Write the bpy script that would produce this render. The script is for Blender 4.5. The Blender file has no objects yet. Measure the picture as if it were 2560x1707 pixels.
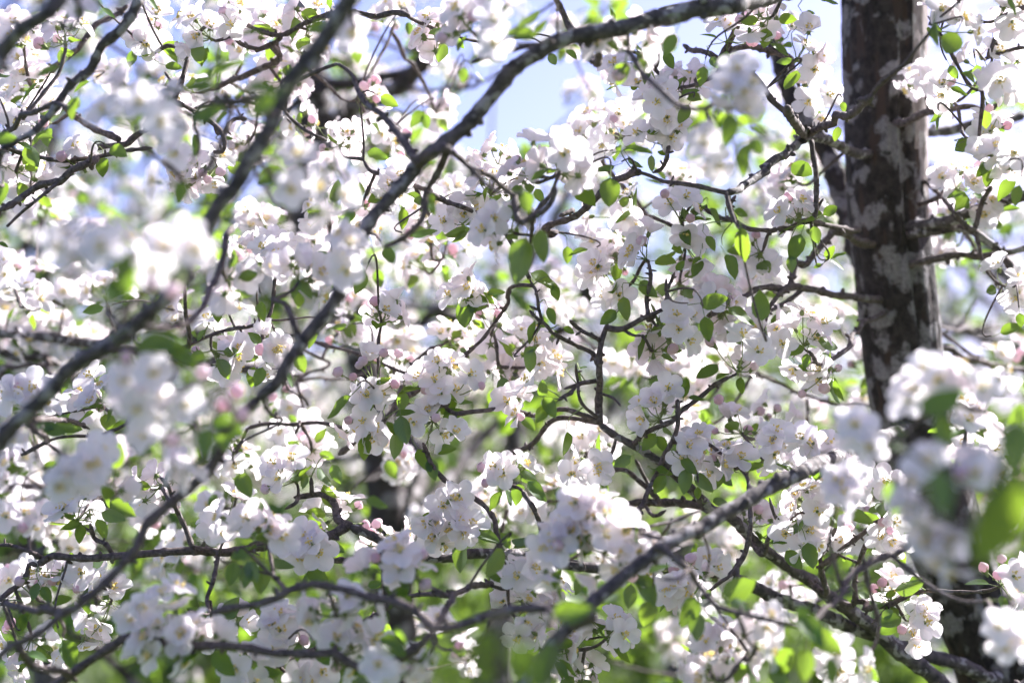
import bpy, math, random
import numpy as np
from mathutils import Vector, Matrix, noise

random.seed(7)
RS = np.random.RandomState(11)
scene = bpy.context.scene
COL = scene.collection

# ------------------------------------------------------------------ camera
CAM = Vector((0.0, 0.0, 1.6))
PITCH = math.radians(7.0)
LENS = 50.0
FPX = 2560 * LENS / 36.0
FWD = Vector((0, math.cos(PITCH), math.sin(PITCH)))
UPC = Vector((0, -math.sin(PITCH), math.cos(PITCH)))
RGT = Vector((1, 0, 0))
cam_d = bpy.data.cameras.new("camera")
cam = bpy.data.objects.new("camera", cam_d)
COL.objects.link(cam)
cam.location = CAM
cam.rotation_euler = (math.pi / 2 + PITCH, 0, 0)
cam_d.lens = LENS
cam_d.sensor_width = 36
cam_d.clip_start = 0.05
cam_d.clip_end = 2000
cam_d.dof.use_dof = True
cam_d.dof.focus_distance = 1.885
cam_d.dof.aperture_fstop = 1.8
scene.camera = cam

# ------------------------------------------------------------------ sky, sun, exposure
SUN_AZ = math.radians(53)       # clockwise from +Y (the view direction): back right
SUN_EL = math.radians(42)
world = bpy.data.worlds.new("World")
scene.world = world
world.use_nodes = True
wn = world.node_tree
wn.nodes.clear()
sky = wn.nodes.new("ShaderNodeTexSky")
sky.sky_type = 'NISHITA'
sky.sun_disc = False
sky.sun_elevation = SUN_EL
sky.sun_rotation = SUN_AZ
sky.altitude = 100
sky.air_density = 1.0
sky.dust_density = 1.6
sky.ozone_density = 4.0
bg = wn.nodes.new("ShaderNodeBackground")
bg.inputs['Strength'].default_value = 0.073
wo = wn.nodes.new("ShaderNodeOutputWorld")
tint = wn.nodes.new("ShaderNodeMix")       # the photograph's slightly violet white balance
tint.data_type = 'RGBA'
tint.blend_type = 'MULTIPLY'
tint.inputs[0].default_value = 1.0
tint.inputs[7].default_value = (1.02, 0.81, 1.0, 1)
wn.links.new(sky.outputs[0], tint.inputs[6])
wn.links.new(tint.outputs[2], bg.inputs[0])
wn.links.new(bg.outputs[0], wo.inputs[0])
sun_d = bpy.data.lights.new("sun", 'SUN')
sun_d.energy = 5.0
sun_d.angle = math.radians(0.53)
sun_d.color = (1.0, 0.965, 0.965)
sun = bpy.data.objects.new("sun", sun_d)
COL.objects.link(sun)
S = Vector((math.sin(SUN_AZ) * math.cos(SUN_EL), math.cos(SUN_AZ) * math.cos(SUN_EL), math.sin(SUN_EL)))
sun.rotation_euler = S.to_track_quat('Z', 'Y').to_euler()
sun.location = S * 30
vs = scene.view_settings
vs.view_transform = 'Standard'
vs.look = 'None'
vs.gamma = 1.0
vs.use_curve_mapping = False
vs.exposure = 2.0
cy = scene.cycles
cy.max_bounces = 8
cy.diffuse_bounces = 7
cy.glossy_bounces = 2
cy.transmission_bounces = 6
cy.transparent_max_bounces = 4
cy.use_denoising = True
cy.use_adaptive_sampling = True
cy.adaptive_threshold = 0.02
cy.sample_clamp_indirect = 6.0
cy.caustics_reflective = False
cy.caustics_refractive = False


def at(px, py, d):
    """point of the place seen at pixel (px, py) of the photograph, d metres deep"""
    return CAM + d * (FWD + (px - 1280) / FPX * RGT - (py - 853.5) / FPX * UPC)


def proj(p):
    v = p - CAM
    d = v.dot(FWD)
    return 1280 + v.dot(RGT) / d * FPX, 853.5 - v.dot(UPC) / d * FPX, d


# ------------------------------------------------------------------ materials
def new_mat(name):
    m = bpy.data.materials.new(name)
    m.use_nodes = True
    m.node_tree.nodes.clear()
    return m, m.node_tree.nodes, m.node_tree.links


def nd(ns, t, **kw):
    n = ns.new(t)
    for k, v in kw.items():
        if k in n.inputs:
            n.inputs[k].default_value = v
        else:
            setattr(n, k, v)
    return n


def ramp(ns, stops, interp='LINEAR'):
    r = ns.new("ShaderNodeValToRGB")
    r.color_ramp.interpolation = interp
    e = r.color_ramp.elements
    while len(e) < len(stops):
        e.new(0.5)
    for el, (p, c) in zip(e, stops):
        el.position = p
        el.color = (c[0], c[1], c[2], 1) if not isinstance(c, (int, float)) else (c, c, c, 1)
    return r


def mixc(ns, ls, fac, a, b):
    m = ns.new("ShaderNodeMix")
    m.data_type = 'RGBA'
    for sock, v in ((m.inputs[0], fac), (m.inputs[6], a), (m.inputs[7], b)):
        if isinstance(v, bpy.types.NodeSocket):
            ls.new(v, sock)
        elif isinstance(v, (int, float)):
            sock.default_value = v
        else:
            sock.default_value = (v[0], v[1], v[2], 1)
    return m.outputs[2]


def thin(ns, ls, front, back, fac, gloss=0.0, rough=0.4):
    d = ns.new("ShaderNodeBsdfDiffuse")
    t = ns.new("ShaderNodeBsdfTranslucent")
    ls.new(front, d.inputs[0])
    ls.new(back, t.inputs[0])
    mx = nd(ns, "ShaderNodeMixShader")
    mx.inputs[0].default_value = fac
    ls.new(d.outputs[0], mx.inputs[1])
    ls.new(t.outputs[0], mx.inputs[2])
    out = ns.new("ShaderNodeOutputMaterial")
    sh = mx.outputs[0]
    if gloss > 0:
        g = ns.new("ShaderNodeBsdfGlossy")
        g.inputs['Roughness'].default_value = rough
        g.inputs['Color'].default_value = (1, 1, 1, 1)
        m2 = ns.new("ShaderNodeMixShader")
        m2.inputs[0].default_value = gloss
        ls.new(sh, m2.inputs[1])
        ls.new(g.outputs[0], m2.inputs[2])
        sh = m2.outputs[0]
    ls.new(sh, out.inputs[0])
    return out


def petal_material(name, white, pink, pinkness):
    m, ns, ls = new_mat(name)
    oi = ns.new("ShaderNodeObjectInfo")
    geo = ns.new("ShaderNodeNewGeometry")
    tc = ns.new("ShaderNodeTexCoord")
    nz = nd(ns, "ShaderNodeTexNoise", Scale=90.0, Detail=2.0)
    ls.new(tc.outputs['Object'], nz.inputs['Vector'])
    r = ramp(ns, [(0.42, 0.0), (0.75, 1.0)])
    ls.new(nz.outputs[0], r.inputs[0])
    # the outside of an apple petal is pinker than its inside, some flowers more than others
    mt = nd(ns, "ShaderNodeMath", operation='MULTIPLY_ADD')
    ls.new(geo.outputs['Backfacing'], mt.inputs[0])
    mt.inputs[1].default_value = 0.55
    mt.inputs[2].default_value = 0.10
    mu = nd(ns, "ShaderNodeMath", operation='MULTIPLY')
    ls.new(mt.outputs[0], mu.inputs[0])
    ls.new(oi.outputs['Random'], mu.inputs[1])
    ad = nd(ns, "ShaderNodeMath", operation='MULTIPLY_ADD')
    ls.new(r.outputs[0], ad.inputs[0])
    ad.inputs[1].default_value = 0.25
    ls.new(mu.outputs[0], ad.inputs[2])
    mp = nd(ns, "ShaderNodeMath", operation='MULTIPLY')
    ls.new(ad.outputs[0], mp.inputs[0])
    mp.inputs[1].default_value = pinkness
    c = mixc(ns, ls, mp.outputs[0], white, pink)
    thin(ns, ls, c, c, 0.54, 0.02, 0.5)
    return m


def leaf_material(name, dark, light, under, glow):
    m, ns, ls = new_mat(name)
    oi = ns.new("ShaderNodeObjectInfo")
    geo = ns.new("ShaderNodeNewGeometry")
    tc = ns.new("ShaderNodeTexCoord")
    sep = ns.new("ShaderNodeSeparateXYZ")
    ls.new(tc.outputs['UV'], sep.inputs[0])
    # side veins run obliquely from the midrib
    ab = nd(ns, "ShaderNodeMath", operation='ABSOLUTE')
    ls.new(sep.outputs[0], ab.inputs[0])
    k = nd(ns, "ShaderNodeMath", operation='MULTIPLY_ADD')
    ls.new(ab.outputs[0], k.inputs[0])
    k.inputs[1].default_value = -0.28
    ls.new(sep.outputs[1], k.inputs[2])
    k2 = nd(ns, "ShaderNodeMath", operation='MULTIPLY')
    ls.new(k.outputs[0], k2.inputs[0])
    k2.inputs[1].default_value = 46.0
    sn = nd(ns, "ShaderNodeMath", operation='SINE')
    ls.new(k2.outputs[0], sn.inputs[0])
    rv = ramp(ns, [(0.86, 0.0), (1.0, 1.0)])
    ls.new(sn.outputs[0], rv.inputs[0])
    rm = ramp(ns, [(0.0, 1.0), (0.07, 0.0)])
    ls.new(ab.outputs[0], rm.inputs[0])
    vein = nd(ns, "ShaderNodeMath", operation='MAXIMUM')
    ls.new(rv.outputs[0], vein.inputs[0])
    ls.new(rm.outputs[0], vein.inputs[1])
    vm = nd(ns, "ShaderNodeMath", operation='MULTIPLY')
    ls.new(vein.outputs[0], vm.inputs[0])
    vm.inputs[1].default_value = 0.45
    nz = nd(ns, "ShaderNodeTexNoise", Scale=60.0, Detail=3.0)
    ls.new(tc.outputs['Object'], nz.inputs['Vector'])
    mm = nd(ns, "ShaderNodeMath", operation='MULTIPLY_ADD')
    ls.new(nz.outputs[0], mm.inputs[0])
    mm.inputs[1].default_value = 0.35
    mr = nd(ns, "ShaderNodeMath", operation='MULTIPLY')
    ls.new(oi.outputs['Random'], mr.inputs[0])
    mr.inputs[1].default_value = 0.75
    ls.new(mr.outputs[0], mm.inputs[2])
    base = mixc(ns, ls, mm.outputs[0], dark, light)
    base = mixc(ns, ls, vm.outputs[0], base, (light[0] * 1.5, light[1] * 1.35, light[2] * 1.6))
    base = mixc(ns, ls, geo.outputs['Backfacing'], base, under)
    gl = mixc(ns, ls, mr.outputs[0], glow, (glow[0] * 1.25, glow[1] * 1.1, glow[2]))
    gl = mixc(ns, ls, vm.outputs[0], gl, (glow[0] * 0.55, glow[1] * 0.6, glow[2]))
    thin(ns, ls, base, gl, 0.5, 0.035, 0.45)
    return m


def plain_material(name, col, rough=0.8, sub=0.0):
    m, ns, ls = new_mat(name)
    tc = ns.new("ShaderNodeTexCoord")
    nz = nd(ns, "ShaderNodeTexNoise", Scale=220.0, Detail=2.0)
    ls.new(tc.outputs['Object'], nz.inputs['Vector'])
    c = mixc(ns, ls, nz.outputs[0], tuple(x * 0.75 for x in col), tuple(min(1, x * 1.25) for x in col))
    p = ns.new("ShaderNodeBsdfPrincipled")
    p.inputs['Roughness'].default_value = rough
    ls.new(c, p.inputs['Base Color'])
    out = ns.new("ShaderNodeOutputMaterial")
    ls.new(p.outputs[0], out.inputs[0])
    return m


def bark_material(name, dark, mid, lichen, thr, lscale, bump=0.4, stretch=1.0, brown=None, fine=260.0, flank=0.0):
    m, ns, ls = new_mat(name)
    geo = ns.new("ShaderNodeNewGeometry")
    mapn = ns.new("ShaderNodeMapping")
    mapn.inputs['Scale'].default_value = (1, 1, stretch)
    ls.new(geo.outputs['Position'], mapn.inputs[0])
    n1 = nd(ns, "ShaderNodeTexNoise", Scale=fine * 0.35, Detail=5.0, Roughness=0.65)
    n2 = nd(ns, "ShaderNodeTexNoise", Scale=lscale, Detail=3.5, Roughness=0.5, Distortion=0.35)
    n3 = nd(ns, "ShaderNodeTexNoise", Scale=fine, Detail=4.0)
    vo = nd(ns, "ShaderNodeTexVoronoi", Scale=lscale * 1.15, feature='F1')
    for n in (n1, n2, vo):
        ls.new(mapn.outputs[0], n.inputs['Vector'])
    ls.new(geo.outputs['Position'], n3.inputs['Vector'])
    r1 = ramp(ns, [(0.35, 0.0), (0.7, 1.0)])
    ls.new(n1.outputs[0], r1.inputs[0])
    base = mixc(ns, ls, r1.outputs[0], dark, mid)
    if brown:
        nb = nd(ns, "ShaderNodeTexNoise", Scale=11.0, Detail=2.0)
        mb = ns.new("ShaderNodeMapping")
        mb.inputs['Scale'].default_value = (4, 4, 0.35)
        ls.new(geo.outputs['Position'], mb.inputs[0])
        ls.new(mb.outputs[0], nb.inputs['Vector'])
        rb = ramp(ns, [(0.56, 0.0), (0.64, 1.0)])
        ls.new(nb.outputs[0], rb.inputs[0])
        base = mixc(ns, ls, rb.outputs[0], base, brown)
    # lichen: rounded pale blotches
    sb = nd(ns, "ShaderNodeMath", operation='MULTIPLY_ADD')
    ls.new(vo.outputs['Distance'], sb.inputs[0])
    sb.inputs[1].default_value = -0.32
    ls.new(n2.outputs[0], sb.inputs[2])
    s2 = nd(ns, "ShaderNodeMath", operation='MULTIPLY_ADD')
    ls.new(n3.outputs[0], s2.inputs[0])
    s2.inputs[1].default_value = 0.06
    ls.new(sb.outputs[0], s2.inputs[2])
    r2 = ramp(ns, [(thr, 0.0), (thr + (0.09 if flank else 0.05), 1.0)])
    src = s2.outputs[0]
    if flank:  # right flank made paler, painting a sunlit rim into the lichen
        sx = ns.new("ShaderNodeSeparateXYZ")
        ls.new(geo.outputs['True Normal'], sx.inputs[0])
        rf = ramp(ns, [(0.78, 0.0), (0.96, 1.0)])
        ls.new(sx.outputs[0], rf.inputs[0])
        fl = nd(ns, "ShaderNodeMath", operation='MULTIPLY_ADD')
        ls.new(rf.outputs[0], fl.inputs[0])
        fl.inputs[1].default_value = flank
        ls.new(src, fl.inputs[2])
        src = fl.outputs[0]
    ls.new(src, r2.inputs[0])
    fac2 = r2.outputs[0]
    if flank:          # crust broken into ragged flakes
        nf_ = nd(ns, "ShaderNodeTexNoise", Scale=75.0, Detail=6.0, Roughness=0.7)
        ls.new(mapn.outputs[0], nf_.inputs['Vector'])
        rk = ramp(ns, [(0.30, 0.0), (0.46, 1.0)])
        ls.new(nf_.outputs[0], rk.inputs[0])
        mk = nd(ns, "ShaderNodeMath", operation='MULTIPLY')
        ls.new(r2.outputs[0], mk.inputs[0])
        ls.new(rk.outputs[0], mk.inputs[1])
        fac2 = mk.outputs[0]
    lc = mixc(ns, ls, n3.outputs[0], tuple(x * 0.4 for x in lichen), tuple(x * 1.55 for x in lichen))
    col = mixc(ns, ls, fac2, base, lc)
    bp = nd(ns, "ShaderNodeBump", Strength=bump, Distance=0.003)
    hm = nd(ns, "ShaderNodeMath", operation='MULTIPLY_ADD')
    ls.new(fac2, hm.inputs[0])
    hm.inputs[1].default_value = 0.4
    ls.new(n1.outputs[0], hm.inputs[2])
    ls.new(hm.outputs[0], bp.inputs['Height'])
    p = ns.new("ShaderNodeBsdfPrincipled")
    p.inputs['Roughness'].default_value = 0.82
    p.inputs['Specular IOR Level'].default_value = 0.3
    ls.new(col, p.inputs['Base Color'])
    ls.new(bp.outputs[0], p.inputs['Normal'])
    out = ns.new("ShaderNodeOutputMaterial")
    ls.new(p.outputs[0], out.inputs[0])
    return m


M = {}
M['petal'] = petal_material("petal_white", (0.925, 0.897, 0.915), (0.90, 0.64, 0.70), 0.5)
M['bud'] = petal_material("petal_bud_pink", (0.87, 0.74, 0.79), (0.82, 0.40, 0.52), 1.0)
M['leaf'] = leaf_material("leaf_green", (0.022, 0.070, 0.016), (0.058, 0.125, 0.027), (0.10, 0.155, 0.08), (0.23, 0.385, 0.03))
M['stalk'] = plain_material("stalk_green", (0.20, 0.25, 0.09))
M['anther'] = plain_material("anther_yellow", (0.92, 0.66, 0.20))
M['filament'] = plain_material("filament_pale", (0.80, 0.78, 0.55))
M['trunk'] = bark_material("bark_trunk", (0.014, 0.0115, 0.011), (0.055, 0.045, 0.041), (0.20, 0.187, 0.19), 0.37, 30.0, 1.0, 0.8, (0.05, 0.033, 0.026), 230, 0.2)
M['limb'] = bark_material("bark_limb", (0.036, 0.031, 0.032), (0.15, 0.128, 0.122), (0.30, 0.28, 0.28), 0.41, 60.0, 0.5)
M['twig'] = bark_material("bark_twig", (0.055, 0.043, 0.041), (0.18, 0.145, 0.135), (0.2, 0.18, 0.175), 0.5, 90.0, 0.6, 1.0, None, 500)
M['farbark'] = bark_material("bark_far", (0.025, 0.02, 0.02), (0.09, 0.075, 0.07), (0.22, 0.205, 0.205), 0.40, 20.0, 0.4)


def ground_material():
    m, ns, ls = new_mat("meadow_grass")
    geo = ns.new("ShaderNodeNewGeometry")
    n1 = nd(ns, "ShaderNodeTexNoise", Scale=0.9, Detail=6.0, Roughness=0.65)
    n2 = nd(ns, "ShaderNodeTexNoise", Scale=14.0, Detail=5.0, Roughness=0.7)
    for n in (n1, n2):
        ls.new(geo.outputs['Position'], n.inputs['Vector'])
    c1 = mixc(ns, ls, n1.outputs[0], (0.025, 0.045, 0.013), (0.08, 0.09, 0.04))
    r = ramp(ns, [(0.4, 0.0), (0.7, 1.0)])
    ls.new(n2.outputs[0], r.inputs[0])
    c2 = mixc(ns, ls, r.outputs[0], c1, (0.05, 0.09, 0.022))
    p = ns.new("ShaderNodeBsdfPrincipled")
    p.inputs['Roughness'].default_value = 0.9
    ls.new(c2, p.inputs['Base Color'])
    out = ns.new("ShaderNodeOutputMaterial")
    ls.new(p.outputs[0], out.inputs[0])
    return m


M['ground'] = ground_material()


# ------------------------------------------------------------------ mesh building
class MB:
    def __init__(self):
        self.v, self.f, self.m, self.uv = [], [], [], []

    def add(self, verts, faces, mat=0, uvs=None):
        o = len(self.v)
        self.v.extend(verts)
        self.uv.extend(uvs if uvs is not None else [(0, 0)] * len(verts))
        for f in faces:
            self.f.append(tuple(i + o for i in f))
            self.m.append(mat)

    def tube(self, pts, radii, sides=6, mat=0, fn=None, cap=True):
        """tapered tube along pts (list of Vectors)"""
        n = len(pts)
        t0 = (pts[1] - pts[0]).normalized()
        ref = Vector((0, -1, 0)) if abs(t0.y) < 0.9 else Vector((1, 0, 0))
        u = (ref - t0 * ref.dot(t0)).normalized()
        o = len(self.v)
        for i in range(n):
            t = (pts[min(i + 1, n - 1)] - pts[max(i - 1, 0)])
            if t.length < 1e-9:
                t = t0
            t.normalize()
            u = u - t * u.dot(t)
            if u.length < 1e-6:
                u = t.orthogonal()
            u.normalize()
            w = t.cross(u)
            for k in range(sides):
                a = 2 * math.pi * k / sides
                r = radii[i] * (fn(a, i / (n - 1), pts[i]) if fn else 1.0)
                self.v.append(tuple(pts[i] + (u * math.cos(a) + w * math.sin(a)) * r))
                self.uv.append((k / sides, i / (n - 1)))
        for i in range(n - 1):
            for k in range(sides):
                a, b = o + i * sides + k, o + i * sides + (k + 1) % sides
                self.f.append((a, b, b + sides, a + sides))
                self.m.append(mat)
        if cap:
            self.f.append(tuple(o + k for k in reversed(range(sides))))
            self.m.append(mat)
            self.f.append(tuple(o + (n - 1) * sides + k for k in range(sides)))
            self.m.append(mat)

    def mesh(self, name, mats, smooth=True):
        me = bpy.data.meshes.new(name)
        me.from_pydata(self.v, [], self.f)
        for mt in mats:
            me.materials.append(mt)
        me.polygons.foreach_set('material_index', self.m)
        if smooth:
            me.polygons.foreach_set('use_smooth', [True] * len(self.f))
        uvl = me.uv_layers.new(name="UVMap")
        li = np.empty(len(me.loops), dtype=np.int32)
        me.loops.foreach_get('vertex_index', li)
        uvl.data.foreach_set('uv', np.array(self.uv, dtype=np.float32)[li].ravel())
        me.update()
        return me

    def arrays(self):
        """triangulated arrays for joining many copies"""
        tri, mi = [], []
        for f, m in zip(self.f, self.m):
            for k in range(1, len(f) - 1):
                tri.append((f[0], f[k], f[k + 1]))
                mi.append(m)
        return np.array(self.v, dtype=np.float64), np.array(tri, dtype=np.int64), np.array(mi, dtype=np.int32), np.array(self.uv, dtype=np.float32)


def mesh_from_arrays(name, V, T, MI, UV, mats):
    me = bpy.data.meshes.new(name)
    me.vertices.add(len(V))
    me.vertices.foreach_set('co', V.astype(np.float32).ravel())
    me.loops.add(len(T) * 3)
    me.loops.foreach_set('vertex_index', T.astype(np.int32).ravel())
    me.polygons.add(len(T))
    me.polygons.foreach_set('loop_start', np.arange(0, len(T) * 3, 3, dtype=np.int32))
    me.polygons.foreach_set('loop_total', np.full(len(T), 3, dtype=np.int32))
    me.polygons.foreach_set('material_index', MI.astype(np.int32))
    me.polygons.foreach_set('use_smooth', np.ones(len(T), dtype=bool))
    for mt in mats:
        me.materials.append(mt)
    uvl = me.uv_layers.new(name="UVMap")
    uvl.data.foreach_set('uv', UV[T.ravel()].astype(np.float32).ravel())
    me.update()
    me.validate()
    return me


def join_copies(templates, mats4):
    """templates: list of arrays, mats4: list of (template index, 4x4 numpy)"""
    Vs, Ts, Ms, Us, o = [], [], [], [], 0
    for ti, X in mats4:
        V, T, MI, UV = templates[ti]
        Vs.append(V @ X[:3, :3].T + X[:3, 3])
        Ts.append(T + o)
        Ms.append(MI)
        Us.append(UV)
        o += len(V)
    return np.concatenate(Vs), np.concatenate(Ts), np.concatenate(Ms), np.concatenate(Us)


def link(name, data, parent=None, loc=None, rot=None, scale=None):
    o = bpy.data.objects.new(name, data)
    COL.objects.link(o)
    if parent:
        o.parent = parent
    if loc is not None:
        o.location = loc
    if rot is not None:
        o.rotation_euler = rot
    if scale is not None:
        o.scale = (scale, scale, scale)
    return o


def catmull(pts, vals, step):
    """resample points (and the tuples in vals) along a Catmull-Rom curve"""
    P = [pts[0] * 2 - pts[1]] + list(pts) + [pts[-1] * 2 - pts[-2]]
    op, ov = [], []
    for i in range(1, len(P) - 2):
        n = max(1, int(math.ceil((P[i + 1] - P[i]).length / step)))
        for k in range(n):
            t = k / n
            a, b, c, d = P[i - 1], P[i], P[i + 1], P[i + 2]
            op.append(0.5 * ((2 * b) + (c - a) * t + (2 * a - 5 * b + 4 * c - d) * t * t + (3 * b - a - 3 * c + d) * t ** 3))
            ov.append(vals[i - 1] * (1 - t) + vals[i] * t)
    op.append(pts[-1])
    ov.append(vals[-1])
    return op, ov


def rot_to(normal, spin):
    """matrix whose Z is normal"""
    q = normal.to_track_quat('Z', 'Y')
    return (q.to_matrix() @ Matrix.Rotation(spin, 3, 'Z'))


# ------------------------------------------------------------------ flower, bud and leaf meshes
def petal_patch(mb, ang, L, W, tilt0, tilt1, cupping, rnd, nu=6, nv=4, base_r=0.0018, z0=0.003, mat=0):
    ca, sa = math.cos(ang), math.sin(ang)
    verts, faces = [], []
    r, z = base_r, z0
    ph = rnd.uniform(0, 6.28)
    prev = 0.0
    for i in range(nu):
        u = math.sin(0.5 * math.pi * i / (nu - 1)) if i else 0.0
        tl = tilt0 * (1 - u) + tilt1 * u
        du = (u - prev) * L
        r += du * math.cos(tl)
        z += du * math.sin(tl)
        prev = u
        if u < 0.56:
            q = u / 0.56
            w = W * (0.17 + 0.83 * (q * q * (3 - 2 * q)))
        else:
            w = W * math.sqrt(max(0.03, 1 - ((u - 0.56) / 0.44) ** 2))
        for j in range(nv):
            v = -1 + 2 * j / (nv - 1)
            side = v * w
            lift = cupping * v * v * w * (0.5 + u) + 0.0009 * math.sin(ph + 5 * u + 3 * v) * u
            rr = r - lift * math.sin(tl)
            zz = z + lift * math.cos(tl)
            verts.append((rr * ca - side * sa, rr * sa + side * ca, zz))
    for i in range(nu - 1):
        for j in range(nv - 1):
            a = i * nv + j
            faces.append((a, a + nv, a + nv + 1, a + 1))
    mb.add(verts, faces, mat)


def build_flower(seed, openness, detail=True):
    """5 petals round a brush of stamens; +Z looks out of the flower"""
    rnd = random.Random(seed)
    mb = MB()
    t0 = math.radians(62 - 42 * openness)
    t1 = math.radians(78 - 92 * openness)
    a0 = rnd.uniform(0, 6)
    for k in range(5):
        petal_patch(mb, a0 + k * 2 * math.pi / 5 + rnd.uniform(-0.12, 0.12), rnd.uniform(0.0180, 0.0210), rnd.uniform(0.0082, 0.0096),
                    t0 + rnd.uniform(-0.14, 0.14), t1 + rnd.uniform(-0.28, 0.28), rnd.uniform(0.2, 0.42), rnd,
                    7 if detail else 4, 5 if detail else 3, z0=0.0022 + 0.0011 * (k % 2))
    # calyx
    if detail is not None:
        mb.tube([Vector((0, 0, -0.004)), Vector((0, 0, -0.001)), Vector((0, 0, 0.0032))], [0.0012, 0.0026, 0.0022], 6, 1)
    for k in range(5 if detail is not None else 0):
        a = a0 + (k + 0.5) * 2 * math.pi / 5
        c, s = math.cos(a), math.sin(a)
        mb.add([(0.002 * c - 0.0013 * s, 0.002 * s + 0.0013 * c, 0.001), (0.002 * c + 0.0013 * s, 0.002 * s - 0.0013 * c, 0.001),
                (0.0075 * c, 0.0075 * s, -0.0012)], [(0, 1, 2)], 1)
    n = 12 if detail else (4 if detail is not None else 1)
    for k in range(n):
        a = rnd.uniform(0, 6.28)
        sp = rnd.uniform(0.1, 0.62)
        ln = rnd.uniform(0.005, 0.0085)
        d = Vector((math.cos(a) * sp, math.sin(a) * sp, 1)).normalized()
        b = Vector((math.cos(a) * 0.0012, math.sin(a) * 0.0012, 0.0025))
        e = b + d * ln
        if detail:
            mb.tube([b, e], [0.00022, 0.00016], 3, 3, cap=False)
        q = 0.0013 if detail else (0.0018 if detail is not None else 0.003)
        mb.add([tuple(e + Vector(x) * q) for x in ((1, 0, 0), (-1, 0, 0), (0, 1, 0), (0, -1, 0), (0, 0, 1.3), (0, 0, -1.3))],
               [(0, 2, 4), (2, 1, 4), (1, 3, 4), (3, 0, 4), (2, 0, 5), (1, 2, 5), (3, 1, 5), (0, 3, 5)], 2)
    return mb


def build_bud(seed, detail=True):
    rnd = random.Random(seed)
    mb = MB()
    ns, nr = (10, 7) if detail else (6, 4)
    verts, faces = [], []
    R, H = rnd.uniform(0.0058, 0.0075), rnd.uniform(0.012, 0.0145)
    for i in range(nr):
        u = i / (nr - 1)
        rr = R * math.sin(math.pi * (0.08 + 0.9 * u)) ** 0.75
        for k in range(ns):
            a = 2 * math.pi * k / ns + u * 0.9
            q = rr * (1 + 0.07 * math.cos(5 * a))
            verts.append((q * math.cos(a), q * math.sin(a), 0.002 + H * u))
    for i in range(nr - 1):
        for k in range(ns):
            a, b = i * ns + k, i * ns + (k + 1) % ns
            faces.append((a, b, b + ns, a + ns))
    faces.append(tuple((nr - 1) * ns + k for k in range(ns)))
    mb.add(verts, faces, 0)
    mb.tube([Vector((0, 0, -0.004)), Vector((0, 0, 0)), Vector((0, 0, 0.003))], [0.0011, 0.0024, 0.0032], 6, 1)
    for k in range(5):
        a = k * 2 * math.pi / 5
        c, s = math.cos(a), math.sin(a)
        mb.add([(0.003 * c - 0.0016 * s, 0.003 * s + 0.0016 * c, 0.0015), (0.003 * c + 0.0016 * s, 0.003 * s - 0.0016 * c, 0.0015),
                (0.0078 * c, 0.0078 * s, 0.0075)], [(0, 1, 2)], 1)
    return mb


def leaf_patch(mb, seed, nu=9, nv=5, mat=0, L=1.0, X=None, petiole=True, stalk_mat=1, width=0.31, shape=None):
    """unit leaf along +Y, face up +Z, base at the origin"""
    rnd = random.Random(seed)
    fold = rnd.uniform(0.12, 0.55)
    curl = rnd.uniform(-0.55, 0.65)
    wav = rnd.uniform(0.0, 0.045)
    if shape:
        fold, curl = shape
    W = width * rnd.uniform(0.9, 1.15)
    ph = rnd.uniform(0, 6)
    verts, faces, uvs = [], [], []
    for i in range(nu):
        u = i / (nu - 1)
        w = W * (math.sin(math.pi * min(1, u ** 0.78)) ** 0.72) * (1 - 0.12 * u) if 0 < u < 1 else 0.012
        if i % 2 and 0 < u < 1:
            w *= 0.955
        ang = curl * u
        y = (math.sin(ang) / curl if abs(curl) > 1e-3 else u)
        z = ((1 - math.cos(ang)) / curl if abs(curl) > 1e-3 else 0)
        for j in range(nv):
            v = -1 + 2 * j / (nv - 1)
            zz = z + fold * abs(v) * w + wav * math.sin(ph + 9 * u + 2.5 * v) * abs(v)
            verts.append((v * w, y, zz))
            uvs.append((v, u))
    for i in range(nu - 1):
        for j in range(nv - 1):
            a = i * nv + j
            faces.append((a, a + 1, a + nv + 1, a + nv))
    if X is not None:
        verts = [tuple(X @ Vector(p)) for p in verts]
    mb.add(verts, faces, mat, uvs)
    if petiole:
        pts = [Vector((0, -0.42, -0.1)), Vector((0, -0.2, -0.05)), Vector((0, 0.02, 0))]
        if X is not None:
            pts = [X @ p for p in pts]
        mb.tube(pts, [0.018, 0.014, 0.012] if X is None else [0.0007] * 3, 4, stalk_mat, cap=False)


FM = [M['petal'], M['stalk'], M['anther'], M['filament']]
flower_mesh = [build_flower(100 + i, o).mesh("apple_flower", FM) for i, o in enumerate((1.0, 0.95, 0.88, 0.8, 0.72, 0.6, 0.42, 0.2))]
bud_mesh = [build_bud(50 + i).mesh("apple_bud", [M['bud'], M['stalk']]) for i in range(3)]
leaf_mesh = []
for i in range(8):
    mb = MB()
    leaf_patch(mb, 300 + i)
    leaf_mesh.append(mb.mesh("apple_leaf", [M['leaf'], M['stalk']]))

mb = MB()
leaf_patch(mb, 399, shape=(0.06, 0.12))
flat_leaf = mb.mesh("apple_leaf", [M['leaf'], M['stalk']])
CM = [M['petal'], M['stalk'], M['anther'], M['filament'], M['leaf'], M['bud']]


def merge(dst, src, X, remap):
    o = len(dst.v)
    dst.v.extend(tuple(X @ Vector(p)) for p in src.v)
    dst.uv.extend(src.uv)
    for f, m in zip(src.f, src.m):
        dst.f.append(tuple(i + o for i in f))
        dst.m.append(remap[m])


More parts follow.
